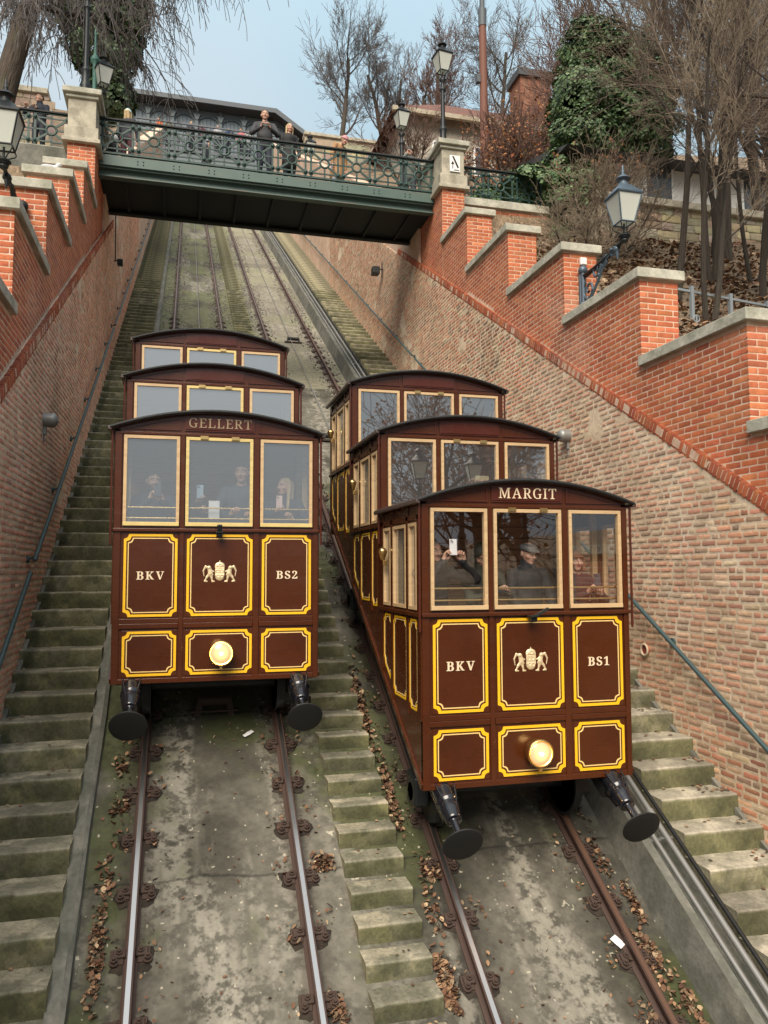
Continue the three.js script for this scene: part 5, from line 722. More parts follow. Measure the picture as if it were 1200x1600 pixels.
{ // on the footbridge
  const on = (x, u) => W(x, DECK - 0.02, u);
  const p = person('man in dark jacket on the footbridge photographing with a black phone held level', on(1.74, 18.0), -0.05, { h: 1.86, coat: charcoal, style: 'short', hair: HAIRS.brown, hands: [[-0.09, 1.17, 0.3], [0.09, 1.17, 0.3]], legs: [0.025, 0.03, 0.05], look: [0, 0.12] });
  phone('black phone held level by the man on the footbridge', p.at(0).lerp(p.at(1), 0.5).add(V(0, -0.02, 0.02)), -0.05, 0, [0.015, 0.015, 0.018], 1.15, true);
  person('woman with long blond hair in black coat standing on the footbridge', on(2.32, 17.98), 0.15, { h: 1.6, fem: 1, coat: black, longCoat: 1, style: 'long', hair: HAIRS.blond, look: [0.1, 0.1] });
  person('person in camel coat and pink headscarf bending over the bridge railing', on(3.5, 18.15), 0.6, { h: 1.55, fem: 1, coat: camel, longCoat: 1, style: 'beanie', hair: [0.5, 0.24, 0.26], legs: [0.45, 0.5, 0.6], lean: 0.3, head: [0, 1.5, 0.3], look: [0.3, 0.5] });
  person('woman with mint woolly hat, back turned, at the left end of the bridge', on(-1.36, 18.1), 2.8, { h: 1.5, fem: 1, coat: [0.03, 0.032, 0.045], style: 'beanie', hair: [0.55, 0.72, 0.68], under: 'long', underHair: HAIRS.blond, legs: [0.08, 0.02, 0.03] });
  person('person in black beanie and grey scarf behind the right pier of the bridge', on(5.42, 18.35), -0.3, { h: 1.62, coat: [0.12, 0.13, 0.11], style: 'beanie', hair: [0.02, 0.022, 0.025], scarf: [0.1, 0.115, 0.13], collar: 1, hands: [[-0.06, 1.45, 0.22], [0.1, 1.2, 0.25]] });
  person('man in dark blue jacket leaning on the railing left of the left pier', on(-3.2, 18.0), -0.3, { h: 1.5, coat: navy, style: 'short', hair: HAIRS.brown, hands: [[-0.2, 1.2, 0.33], [0.1, 1.15, 0.36]], look: [-0.4, -0.1], collar: 1 });
  person('person in dark padded coat with grey hood walking on the bridge', on(0.42, 18.9), 1.3, { h: 1.45, coat: [0.05, 0.055, 0.065], style: 'hood', hair: [0.16, 0.19, 0.22], longCoat: 1 });
  const t = thing('soft_toy', 'black and white soft toy behind the railing at the left bridge end', 'soft toy', on(-1.62, 17.85)); part('body', merge([ball(V(0, 0.14, 0), 0.12, 12, 9, 1.15), ball(V(0, 0.62, 0), 0.1, 12, 9), ball(V(0.05, 0.05, 0.08), 0.06, 8, 6), ball(V(-0.06, 0.05, 0.08), 0.06, 8, 6)]), M.white, t); for (const e of [-1, 1]) part('ear', ball(V(e * 0.075, 0.7, 0), 0.035, 8, 6), M.black, t); part('dark_coat', merge([ball(V(0, 0.38, 0), 0.13, 12, 9, 1.2), rod(V(0.08, 0.42, 0.03), V(0.15, 0.24, 0.08), 0.04, 8), rod(V(-0.08, 0.42, 0.03), V(-0.15, 0.24, 0.08), 0.04, 8)]), M.black, t);
}

// ---------- hillsides ----------
const hillTex = (() => { const a = fbm(1024, 1024, 10, 10, 7, 811, 0.62), b = fbm(1024, 1024, 90, 90, 3, 812, 0.8); return colorTex(1024, 1024, (i) => { let k = mix3([0.1, 0.066, 0.04], [0.2, 0.14, 0.09], sstep(0.3, 0.7, a[i])); k = mix3(k, [0.3, 0.22, 0.14], sstep(0.55, 0.8, b[i]) * 0.8); k = mix3(k, [0.05, 0.045, 0.022], sstep(0.55, 0.8, 1 - b[i]) * 0.6); return k; }, 0.25, 0.25); })();
const hillMat = new THREE.MeshStandardMaterial({ map: hillTex, roughness: 1, bumpMap: bumpFine, bumpScale: 0.03 });
function hillY(x, u) { const uu = clamp(u, 2.2, 62), d = x > 2 ? x - 6.4 : -2.6 - x; let y = T * uu + 4.75 + 0.1 * d * sstep(0, 3, d); y += 0.35 * f3(x * 0.35, u * 0.35, 3) * sstep(0.2, 2, d); if (x > 2) y += 0.4 * sstep(14, 26, d) ; if (u > 17 && u < 20.6) { const k = sstep(17, 17.5, u) * (1 - sstep(19.8, 20.6, u)); y = lerp(y, 15.9, k * (1 - sstep(7, 12, d))); } return y; }
function hillsheet(x0, x1, label) {
  const xs = [], us = []; const dir = Math.sign(x1 - x0); for (let d = 0; d <= Math.abs(x1 - x0); d += d < 14 ? 0.5 : d < 40 ? 3 : 25) xs.push(x0 + dir * d); for (let u = -250; u < 420; u += u < -10 || u > 80 ? 30 : u < 64 ? 0.5 : 4) us.push(u);
  const p = [], uv = [], id = [], n = xs.length; for (const u of us) for (const x of xs) { p.push(x, hillY(x, u), -u); uv.push(x, S(u)); }
  for (let j = 0; j < us.length - 1; j++) for (let i = 0; i < n - 1; i++) { const q = j * n + i; dir > 0 ? id.push(q, q + 1, q + n + 1, q, q + n + 1, q + n) : id.push(q, q + n + 1, q + 1, q, q + n, q + n + 1); }
  const g = new THREE.BufferGeometry(); g.setAttribute('position', new THREE.Float32BufferAttribute(p, 3)); g.setAttribute('uv', new THREE.Float32BufferAttribute(uv, 2)); g.setIndex(id); g.computeVertexNormals(); structure('hillside', g, hillMat, label);
}
hillsheet(6.3, 320, 'leaf-covered brown slope behind the right parapet'); hillsheet(-2.5, -320, 'slope behind the left parapet');
structure('ground', bx(-2.6, 6.5, -5.2, -5.0, 8, 260), M.curb, 'level ground at the foot of the slope, behind the viewer');
{ const r = rng(9), list = [], q = new THREE.Quaternion(), e = new THREE.Euler(), m = new THREE.Matrix4(); for (let i = 0; i < 9000; i++) { const x = 6.5 + 7 * r(), u = 4 + 13 * r(); q.setFromEuler(e.set(0.5 + (r() - 0.5) * 1.2, r() * 6.28, (r() - 0.5) * 1.2, 'YXZ')); const s = 0.05 + 0.05 * r(); m.compose(W(x, hillY(x, u) + 0.02 + 0.03 * r(), u), q, V(s, s, s)); list.push([m.clone(), leafTone(r)]); }
  const im = new THREE.InstancedMesh(leafGeo, leafMat, list.length); list.forEach(([a, b], i) => { im.setMatrixAt(i, a); im.setColorAt(i, b); }); im.name = 'fallen_leaves'; tag(im, 'brown leaf litter on the slope behind the right parapet', 'leaves', null, 'stuff'); scene.add(im); }

// ---------- upper station, stone walls, houses, mast ----------
const slateGrey = mat(0.085, 0.1, 0.115, 0.6), stationPaint = mat(0.11, 0.14, 0.155, 0.55), darkRoof = mat(0.06, 0.062, 0.066, 0.6);
{
  const t = thing('upper_station', 'grey glazed station hall with hipped roof and arched windows above the bridge', 'station', W(1.7, 38.75, 60)), L = -8.2, R = 6.6;
  const zf = 0; part('terrace_wall', bx(L - 0.5, R + 1.5, -3.6, 0.25, -0.3, 0, 0), stationPaint, t); part('portal', bx(-3.4, 3.4, -3.9, -1.1, 0.0, 0.06), M.black, t); part('terrace_slab', bx(L - 0.5, R + 1.5, 0.2, 0.42, -6.5, 0.12), slateGrey, t);
  for (const x of [-3.5, 0, 3.5]) part('portal_post', bx(x - 0.18, x + 0.18, -3.9, 0.1, 0.05, 0.22), stationPaint, t);
  // hall wall with arched openings, set back 2.5 m
  const hz = -0.9, bays = [], n = 8, bw = 1.82, x0 = -8.4; for (let i = 0; i < n; i++) { const a = x0 + i * bw + 0.17, b = x0 + (i + 1) * bw - 0.17, h = []; h.push([a, 0.4], [b, 0.4], [b, 3.15]); for (let k = 1; k < 8; k++) { const an = Math.PI * k / 8; h.push([(a + b) / 2 + Math.cos(an) * (b - a) / 2, 3.15 + Math.sin(an) * 0.5]); } h.push([a, 3.15]); bays.push(h); }
  part('hall_wall', boxUV(slab(shape([[x0, 0.3], [x0 + n * bw, 0.3], [x0 + n * bw, 4.1], [x0, 4.1]], bays), 0.2, hz)), stationPaint, t);
  bays.forEach((h) => { const a = h[0][0], b = h[1][0], w = part('arched_window', slab(shape(h), 0.02, hz + 0.05), mat(0.2, 0.25, 0.29, 0.7), t); const g = []; for (let k = 1; k < 5; k++) { const x = lerp(a, b, k / 5); g.push(bx(x - 0.02, x + 0.02, 0.4, 3.5, hz + 0.07, hz + 0.12)); } g.push(bx(a, b, 2.3, 2.36, hz + 0.07, hz + 0.12)); part('glazing_bar', merge(g), slateGrey, w); });
  for (let i = 0; i <= n; i++) { const x = x0 + i * bw; part('pilaster', bx(x - 0.12, x + 0.12, 0.4, 4.1, hz + 0.18, hz + 0.34, 0.02), stationPaint, t); part('bracket', slab(shape([[-0.3, 0], [0.3, 0], [0.09, -0.5], [-0.09, -0.5]]), 0.1, 0).translate(x, 3.75, hz + 0.3), stationPaint, t); }
  // hipped roof with deep eaves
  const rp = [[L - 1.0, 4.35, 0.1], [R - 1.6, 4.45, 0.1], [R + 1.9, 2.35, 0.1], [L - 1.0, 5.1, -7], [R - 1.6, 5.2, -7], [R + 1.9, 2.5, -9]], tri = (a) => { const g = new THREE.BufferGeometry(); g.setAttribute('position', new THREE.Float32BufferAttribute(a.flat(), 3)); g.computeVertexNormals(); return boxUV(g); };
  const thick = (pts, d) => { const g = new THREE.ExtrudeGeometry(shape(pts), { depth: d, bevelEnabled: false }); return g; };
  part('roof', merge([thick([[L - 1, 4.25], [R - 1.7, 4.25], [R + 1.7, 2.1], [R + 1.95, 2.2], [R - 1.6, 4.5], [L - 1, 4.5]], 8.5).translate(0, 0, -8.3)]), darkRoof, t); part('eaves_board', thick([[L - 1, 4.2], [R - 1.72, 4.2], [R + 1.66, 2.05], [R + 1.98, 2.2], [R - 1.58, 4.56], [L - 1, 4.56]], 0.12).translate(0, 0, 0.2), slateGrey, t);
  part('end_wall', bx(R - 0.2, R, 0.3, 3.2, -6, hz), stationPaint, t);
}
{ const t = thing('terrace_railing', 'grey green terrace railing in front of the upper station', 'railing', W(-7.5, 39.65, 59.9)), n = 16; for (let i = 0; i < n; i++) { const x = i * 1.0, g = [bx(x, x + 0.05, 0, 1.5, -0.03, 0.03), bar(V(x + 0.05, 0.1, 0), V(x + 1, 1.3, 0), 0.03, 0.05), bar(V(x + 0.05, 1.3, 0), V(x + 1, 0.1, 0), 0.03, 0.05)]; part('lattice_panel', merge(g), stationPaint, t); } part('top_rail', bx(0, n, 1.45, 1.56, -0.06, 0.06), slateGrey, t); part('bottom_rail', bx(0, n, 0.05, 0.12, -0.04, 0.04), slateGrey, t); }
[['person in bright orange jacket at the left end of the station terrace', -2.25, [0.7, 0.17, 0.05], HAIRS.dark], ['person in olive jacket right beside the orange jacket on the terrace', -1.5, [0.2, 0.19, 0.13], HAIRS.brown], ['person in dark coat with light hair on the terrace under the second arch', 0.15, [0.05, 0.05, 0.06], HAIRS.blond], ['dark-haired person in maroon top on the station terrace', 1.0, [0.12, 0.03, 0.05], HAIRS.dark], ['person in pale coat seen only above the terrace rail at its middle', 2.2, [0.4, 0.4, 0.42], HAIRS.grey], ['person in blue top with copper hair on the station terrace', 3.0, [0.05, 0.09, 0.2], HAIRS.copper], ['person in pink jacket on the terrace, left of a pale one', 4.0, [0.5, 0.18, 0.2], HAIRS.dark], ['person in whitish jacket at the right end of the station terrace', 4.55, [0.5, 0.5, 0.52], HAIRS.brown]]
  .forEach(([l, x, c, h], i) => person(l, W(x, 39.62, 59.5 + 0.2 * (i % 2) + 1), (i % 3 - 1) * 0.5, { h: 2.1, coat: c, style: i % 2 ? 'short' : 'thick', hair: h, hands: i % 2 ? [[-0.08, 1.4, 0.3], [0.1, 1.4, 0.3]] : null }));
function blockWall(name, label, x0, x1, u, y0, y1, bl, bh, tilt = 0) {   // wall of separate stone blocks facing downhill
  const t = thing(name, label, 'wall', W(x0, y0, u)); t.rotation.y = tilt; const w = x1 - x0, H = y1 - y0, r = rng(Math.round(x0 * 17)), vars = []; for (let i = 0; i < 5; i++) { const g = brickGeo(bl * 0.96, bh * 0.93, 700 + i, 1.6); vars.push(g); }
  part('core', bx(0, w, 0, H - 0.02, -0.6, -0.03), M.rubble, t); const list = []; for (let y = 0; y + bh * 0.6 < H; y += bh) { let x = r() * bl * 0.5; while (x < w) { const f = 0.6 + 0.8 * r(); list.push([new THREE.Matrix4().compose(V(Math.min(x + bl * f / 2, w - 0.1), y + bh / 2, (r() - 0.5) * 0.03), new THREE.Quaternion(), V(f, 1, 1)), mix3([0.44, 0.38, 0.28], [0.27, 0.23, 0.17], r()).map((v) => v * (0.85 + 0.3 * r()))]); x += bl * f; } }
  lay(t, 'stone_block', vars, oldMat, list, 120); part('coping', bx(-0.05, w + 0.05, H - 0.04, H + 0.16, -0.68, 0.1, 0.03), M.limestone, t); return t;
}
blockWall('stone_wall', 'pale stone block wall behind the bridge, right of the upper station', 6.6, 18, 44, 28.5, 32.45, 0.95, 0.42);
blockWall('stone_wall', 'low stone retaining wall under the white house on the right slope', 9.6, 24, 16.6, 13.4, 16.0, 0.5, 0.2);
blockWall('stone_wall', 'grey stone wall on the far left behind the leaning trunk', -12, -4.6, 27, 19.5, 22.8, 0.6, 0.28);
{ const t = thing('white_house', 'white rendered house behind the bare trees on the right slope', 'house', W(11, 14, 20)); const wp = stone([0.7, 0.69, 0.66], [0.62, 0.61, 0.58], [0.52, 0.5, 0.46], 0.12, 3); part('wall', bx(0, 15, 0, 5.1, -6, 0), wp, t); part('plinth', bx(-0.05, 15.05, 0, 3.3, 0, 0.12), M.rubble, t); part('roof', merge([slab(shape([[6.6, 5.0], [3, 6.2], [-0.6, 5.0]]), 16.2).rotateY(Math.PI / 2).translate(-0.6, 0, 0)]).scale(1, 1, 1), darkRoof, t);
  for (const x of [2.2, 5.6, 9.2, 12.6]) { const w = part('window', bx(x, x + 1.0, 3.75, 5.1, -0.02, 0.04), M.white, t); part('pane', bx(x + 0.08, x + 0.92, 3.83, 5.02, 0.03, 0.05), mat(0.08, 0.09, 0.1, 0.1), w); part('sill', bx(x - 0.08, x + 1.08, 3.65, 3.74, 0, 0.14), M.limestone, w); } }
{ const t = thing('castle_house', 'pale house with brown hipped roof and brick chimney among the bare trees', 'house', W(9.8, 23.2, 36)); const wp = stone([0.42, 0.38, 0.32], [0.36, 0.33, 0.28], [0.28, 0.25, 0.2], 0.15, 3); const rt = stone([0.17, 0.075, 0.05], [0.13, 0.06, 0.045], [0.1, 0.06, 0.05], 0.4, 1.4);
  part('wall', bx(0.5, 11.5, 0, 6.4, -7, 0), wp, t); const rg = new THREE.BufferGeometry(), a = [-0.2, 6.3, 0.7], b = [12.2, 6.3, 0.7], c = [12.2, 6.3, -7.7], d = [-0.2, 6.3, -7.7], e = [3.7, 9.4, -3.5], f = [8.3, 9.4, -3.5]; rg.setAttribute('position', new THREE.Float32BufferAttribute([a, b, f, a, f, e, b, c, f, c, d, e, c, e, f, d, a, e].flat(), 3)); rg.computeVertexNormals(); part('roof', boxUV(rg), rt, t); part('eaves_board', bx(-0.2, 12.2, 6.1, 6.32, 0.5, 0.7), M.rubble, t);
  const ch = part('chimney', bx(7.6, 9.4, 7.2, 10.6, -3, -1.6), stone([0.24, 0.1, 0.06], [0.19, 0.08, 0.05], [0.28, 0.15, 0.1], 0.3, 1), t); part('chimney_cap', bx(7.45, 9.55, 10.5, 10.9, -3.15, -1.45), darkRoof, ch);
  for (const x of [2.0, 4.2, 6.6, 9.2]) { const w = part('window', bx(x, x + 0.9, 3.6, 5.2, -0.02, 0.05), M.white, t); part('pane', bx(x + 0.1, x + 0.8, 3.7, 5.1, 0.04, 0.06), mat(0.08, 0.09, 0.1, 0.1), w); } }
{ const t = thing('mast', 'tall red-brown mast with a grey top rising between the trees right of the bridge', 'mast', W(11, 18.0, 27)), rd = mat(0.17, 0.068, 0.045, 0.7, { bumpMap: bumpFine, bumpScale: 0.004 }); part('pole', rod(V(0, 0, 0), V(-0.06, 10.4, 0), 0.19, 12, 0.14), rd, t); part('upper_pole', rod(V(-0.06, 10.4, 0), V(-0.1, 16, 0), 0.1, 10, 0.08), slateGrey, t); part('collar', rod(V(-0.06, 9.9, 0), V(-0.06, 10.6, 0), 0.16, 12), slateGrey, t); part('fitting', merge([bx(-0.34, -0.2, 7.6, 7.9, -0.1, 0.1), bx(-0.3, 0.0, 7.7, 7.76, -0.03, 0.03)]), slateGrey, t); }
{ const t = thing('iron_fence', 'weathered blue-grey iron fence on the leafy slope behind the right parapet', 'fence', W(7.0, 10.15, 10)), fm = mat(0.22, 0.25, 0.27, 0.6); const g = (x) => 0.06 * x; for (const y of [0.5, 1.05]) part('rail', bar(V(-0.2, y, 0), V(3.4, y - 0.1, -0.4), 0.035, 0.035), fm, t); for (const x of [0.4, 1.15, 1.9, 2.7]) part('post', bx(x - 0.025, x + 0.025, -0.4, 1.12 - 0.03 * x, -0.03 - x * 0.12, 0.03 - x * 0.12), fm, t);
  const sc = []; for (const s of [-1, 1]) sc.push(new THREE.TorusGeometry(0.07, 0.012, 5, 14, 4.6).rotateZ(s > 0 ? 2.2 : -1).translate(0.25 + s * 0.1, 0.3, 0.25)); sc.push(rod(V(0.25, -0.3, 0.25), V(0.25, 0.55, 0.25), 0.014, 6), new THREE.TorusGeometry(0.05, 0.012, 5, 12).translate(0.25, 0.5, 0.25)); part('scroll_post', merge(sc), fm, t); }
{ const t = thing('pigeon', 'pale grey pigeon resting on a coping of the left parapet', 'pigeon', V(-2.24, 13.6, -13.6)); const w = mat(0.62, 0.62, 0.62, 0.8); const g = surfaceNet((x, y, z) => { const p = [x, y, z]; let d = ell(p, [0, 0.085, 0], [0.13, 0.065, 0.065]); d = smin(d, cap(p, [0.08, 0.1, 0], [0.13, 0.15, 0], 0.04, 0.032), 0.03); d = smin(d, Math.hypot(x - 0.14, y - 0.165, z) - 0.033, 0.02); d = smin(d, cap(p, [-0.1, 0.085, 0], [-0.22, 0.06, 0], 0.035, 0.018), 0.03); return smin(d, cap(p, [0.16, 0.16, 0], [0.195, 0.15, 0], 0.012, 0.004), 0.01); }, [-0.26, 0, -0.09], [0.22, 0.22, 0.09], 0.009); part('body', g, w, t); part('wing', merge([ball(V(-0.03, 0.095, 0.055), 0.04, 10, 7, 0.9).scale(2.4, 1, 0.6).translate(0.04, 0, 0.025), ball(V(-0.03, 0.095, -0.055), 0.04, 10, 7, 0.9).scale(2.4, 1, 0.6).translate(0.04, 0, -0.025)]), mat(0.48, 0.49, 0.51, 0.8), t); part('leg', merge([rod(V(0.01, 0, 0.025), V(0.01, 0.05, 0.02), 0.006, 5), rod(V(0.01, 0, -0.025), V(0.01, 0.05, -0.02), 0.006, 5)]), mat(0.4, 0.15, 0.12, 0.7), t); }

// ---------- trees ----------
class Limbs { constructor() { this.p = []; this.n = []; this.i = []; }
  tube(pts, rad, sides) { const base = this.p.length / 3, N = pts.length; let u = V(1, 0, 0); for (let k = 0; k < N; k++) { const d = (k + 1 < N ? pts[k + 1].clone().sub(pts[k]) : pts[k].clone().sub(pts[k - 1])).normalize(); u.addScaledVector(d, -u.dot(d)); if (u.lengthSq() < 1e-3) u.set(d.y, d.z, d.x).addScaledVector(d, -d.dot(V(d.y, d.z, d.x))); u.normalize(); const v = d.clone().cross(u); for (let s = 0; s < sides; s++) { const a = s / sides * 6.2832, c = Math.cos(a), q = Math.sin(a), x = u.x * c + v.x * q, y = u.y * c + v.y * q, z = u.z * c + v.z * q; this.p.push(pts[k].x + x * rad[k], pts[k].y + y * rad[k], pts[k].z + z * rad[k]); this.n.push(x, y, z); } }
    for (let k = 0; k < N - 1; k++) for (let s = 0; s < sides; s++) { const a = base + k * sides + s, b = base + k * sides + (s + 1) % sides; this.i.push(a, b, b + sides, a, b + sides, a + sides); } }
  geo() { const g = new THREE.BufferGeometry(), n = this.p.length / 3, uv = new Float32Array(n * 2); for (let k = 0; k < n; k++) { uv[k * 2] = Math.atan2(this.n[k * 3], this.n[k * 3 + 2]) * 0.16; uv[k * 2 + 1] = this.p[k * 3 + 1]; } g.setAttribute('position', new THREE.Float32BufferAttribute(this.p, 3)); g.setAttribute('normal', new THREE.Float32BufferAttribute(this.n, 3)); g.setAttribute('uv', new THREE.BufferAttribute(uv, 2)); g.setIndex(this.i); return g; } }
const barkTex = (() => { const a = fbm(512, 512, 26, 5, 5, 901, 0.6); return [colorTex(512, 512, (i) => { let k = mix3([0.05, 0.04, 0.032], [0.15, 0.122, 0.098], a[i]); return mix3(k, [0.12, 0.125, 0.07], sstep(0.55, 0.85, N1[i]) * 0.5); }, 1.6, 0.8), greyTex(512, 512, a, 1.6, 0.8)]; })();
const bark = new THREE.MeshStandardMaterial({ map: barkTex[0], bumpMap: barkTex[1], bumpScale: 0.03, roughness: 0.95, color: 0xd8d4d0 }), twig = mat(0.13, 0.095, 0.072, 0.9), twigRed = mat(0.15, 0.088, 0.068, 0.9), twigPale = mat(0.24, 0.19, 0.135, 0.9), twigGrey = mat(0.13, 0.115, 0.11, 0.9);
function tree(name, label, base, o) {   // bare tree: tapered trunk with limbs, and a crown of finer and finer branches
  const r = rng(o.seed), tr = new Limbs(), cr = new Limbs(), t = thing(name, label, o.category ?? 'tree', base, o.group), tips = []; let budget = o.budget ?? 9000;
  const wob = () => V(r() - 0.5, r() - 0.5, r() - 0.5);
  const grow = (p, d, len, rad, lev) => {
    if (budget-- < 0) return; const n = lev === 0 ? 10 : lev === 1 ? 7 : lev === 2 ? 5 : 4, pts = [p.clone()], rr = [rad], q = p.clone(), dir = d.clone().normalize(), end = lev === 0 ? (o.taper ?? 0.45) : 0.32;
    for (let k = 1; k <= n; k++) { dir.addScaledVector(wob(), (o.crook ?? 0.28) * (lev === 0 ? 0.4 : 1)); dir.y += (lev === 0 ? 0.02 : o.lift ?? 0.06) - (lev >= 2 ? o.droop ?? 0 : 0); if (o.pull) dir.addScaledVector(o.pull, 0.04 * lev); dir.normalize(); q.addScaledVector(dir, len / n); pts.push(q.clone()); rr.push(Math.max(rad * (1 - (1 - end) * k / n), o.minR ?? 0.004)); }
    (lev <= 1 ? tr : cr).tube(pts, rr, lev === 0 ? 10 : lev === 1 ? 6 : lev === 2 ? 4 : 3);
    if (lev >= (o.levels ?? 4)) { tips.push(q.clone()); return; }
    const kids = (o.kids ?? [7, 6, 6, 5])[lev] ?? 4, from = lev === 0 ? o.first ?? 0.35 : 0.18;
    for (let c = 0; c < kids; c++) { const f = from + (1 - from) * (c + r() * 0.9) / kids, k = Math.min(n - 1, Math.floor(f * n)), a = pts[k].clone().lerp(pts[k + 1], f * n - k), ax = pts[k + 1].clone().sub(pts[k]).normalize(), side = wob(); side.addScaledVector(ax, -side.dot(ax)).normalize(); const an = (o.spread ?? 0.75) * (0.6 + 0.7 * r()), nd = ax.multiplyScalar(Math.cos(an)).addScaledVector(side, Math.sin(an)); const L = len * (o.ratio ?? 0.56) * (0.6 + 0.6 * r()) * (lev === 0 ? 1.15 - 0.5 * f : 1); grow(a, nd, L, Math.max(rr[k] * (o.thin ?? 0.5) * (0.75 + 0.4 * r()), o.minR ?? 0.004), lev + 1); }
    if (lev > 0) grow(q, dir, len * 0.6, rr[n], lev + 1);
  };
  for (const [dx, dy, dz, L, R] of o.stems) grow(V(dx * 0.15 * (o.stems.length > 1), -0.3, dz * 0.15 * (o.stems.length > 1)), V(dx, dy, dz), L, R, 0);
  part('trunk', tr.geo(), bark, t); part('crown', cr.geo(), o.mat ?? twig, t);
  if (o.leaves) { const m = new THREE.Matrix4(), qn = new THREE.Quaternion(), e = new THREE.Euler(), L = []; for (const p of tips) { if (r() > o.leaves) continue; for (let k = 0; k < 2; k++) { const s = (o.leafSize ?? 0.09) * (0.6 + 0.8 * r()); m.compose(p.clone().addScaledVector(wob(), 0.25), qn.setFromEuler(e.set(r() * 6, r() * 6, r() * 6)), V(s, s, s)); L.push([m.clone(), new THREE.Color().setRGB(0.3 + 0.12 * r(), 0.13 + 0.06 * r(), 0.07)]); } } const im = new THREE.InstancedMesh(leafGeo, leafMat, L.length); L.forEach(([a, b], i) => { im.setMatrixAt(i, a); im.setColorAt(i, b); }); im.name = 'dry_leaves'; im.userData.kind = 'stuff'; t.add(im); }
  return t;
}
const ivyLeaf = (() => { const g = new THREE.BufferGeometry(); g.setAttribute('position', new THREE.Float32BufferAttribute([0, -0.5, 0, 0.5, 0.05, 0.1, 0, 0.6, -0.12, -0.5, 0.05, 0.1], 3)); g.setIndex([0, 1, 2, 0, 2, 3]); g.computeVertexNormals(); return g; })(), ivyMat = mat(1, 1, 1, 0.55, { side: THREE.DoubleSide });
function ivy(name, label, base, blobs, count, size, seed, stem, cat = 'ivy', dark = 1) {   // dense evergreen leaves over the outside of several clumps, with gaps
  const t = thing(name, label, cat, base), r = rng(seed), m = new THREE.Matrix4(), q = new THREE.Quaternion(), L = [], vol = blobs.map((b) => b[3] ** 2), tot = vol.reduce((a, b) => a + b); const c = new THREE.Color(), z = V(0, 0, 1);
  for (let i = 0; i < count; i++) { let k = r() * tot, bI = 0; while ((k -= vol[bI]) > 0) bI++; const [bx0, by, bz, R, sy = 1] = blobs[bI], th = r() * 6.283, ph = Math.acos(2 * r() - 1), d = V(Math.sin(ph) * Math.cos(th), Math.cos(ph), Math.sin(ph) * Math.sin(th)), lump = 0.78 + 0.42 * f3(bx0 + d.x * R * 1.5, by + d.y * R * 1.5, bz + d.z * R * 1.5) + 0.1 * n3(d.x * R * 5, d.y * R * 5, d.z * R * 5), rr = R * lump * (0.72 + 0.33 * Math.pow(r(), 0.6)), p = V(bx0 + d.x * rr, by + d.y * rr * sy, bz + d.z * rr);
    if (f3(p.x * 1.1 + 7, p.y * 1.1, p.z * 1.1) < -0.34) continue; const nd = d.clone().add(V(r() - 0.5, r() - 0.2, r() - 0.5).multiplyScalar(1.1)).normalize(); q.setFromUnitVectors(z, nd); q.multiply(new THREE.Quaternion().setFromAxisAngle(z, r() * 6.28)); const s = size * (0.6 + 0.8 * r()); m.compose(p, q, V(s, s, s)); const g = (0.6 + 0.8 * r()) * dark, yl = r(); L.push([m.clone(), c.clone().setRGB((0.042 + 0.05 * yl) * g, (0.083 + 0.06 * yl) * g, (0.034 + 0.016 * yl) * g)]); }
  const im = new THREE.InstancedMesh(ivyLeaf, ivyMat, L.length); L.forEach(([a, b], i) => { im.setMatrixAt(i, a); im.setColorAt(i, b); }); im.name = 'crown'; im.castShadow = im.receiveShadow = true; im.userData.kind = 'stuff'; t.add(im);
  const st = new Limbs(); for (const [a, b, rad] of stem) st.tube([a, a.clone().lerp(b, 0.5).add(V(0.1, 0, 0.05)), b], [rad, rad * 0.8, rad * 0.5], 8); part('trunk', st.geo(), bark, t); return t;
}
const G = (x, u, dy = 0) => V(x, hillY(x, u) + dy, -u);

// far left: leaning weeping tree and the ivy-clad tree
tree('weeping_tree', 'large leaning tree with hanging twigs at the upper left', V(-4.75, 15.3, -19), { seed: 3, stems: [[0.2, 1, 0.02, 8.6, 0.34]], levels: 4, kids: [10, 8, 8, 5], first: 0.5, ratio: 0.52, spread: 1.0, droop: 0.3, lift: 0.03, taper: 0.5, thin: 0.42, budget: 16000, minR: 0.0085, mat: twigGrey, pull: V(0.12, -0.5, 0.3) });
tree('weeping_tree', 'thin bare tree behind the leaning trunk at far left', V(-8.5, 19.5, -25), { seed: 14, stems: [[0.05, 1, 0, 9, 0.22]], levels: 4, kids: [10, 7, 6, 4], first: 0.3, droop: 0.14, budget: 5000, minR: 0.009, mat: twigGrey });
ivy('ivy_tree', 'tall dark ivy-covered tree behind the left bridge pier', G(-3.5, 30), [[0.4, 4.2, 0, 1.55, 1.3], [0.3, 7.2, 0, 1.7, 1.2], [0.6, 2.2, 0.2, 1.15], [-0.7, 5.8, 0, 1.2], [0.9, 5.6, 0.2, 1.25, 1.3], [0.3, 9.5, 0, 1.5]], 85000, 0.11, 61, [[V(0, -0.5, 0), V(0.4, 9, 0), 0.3]], 'tree', 0.9);
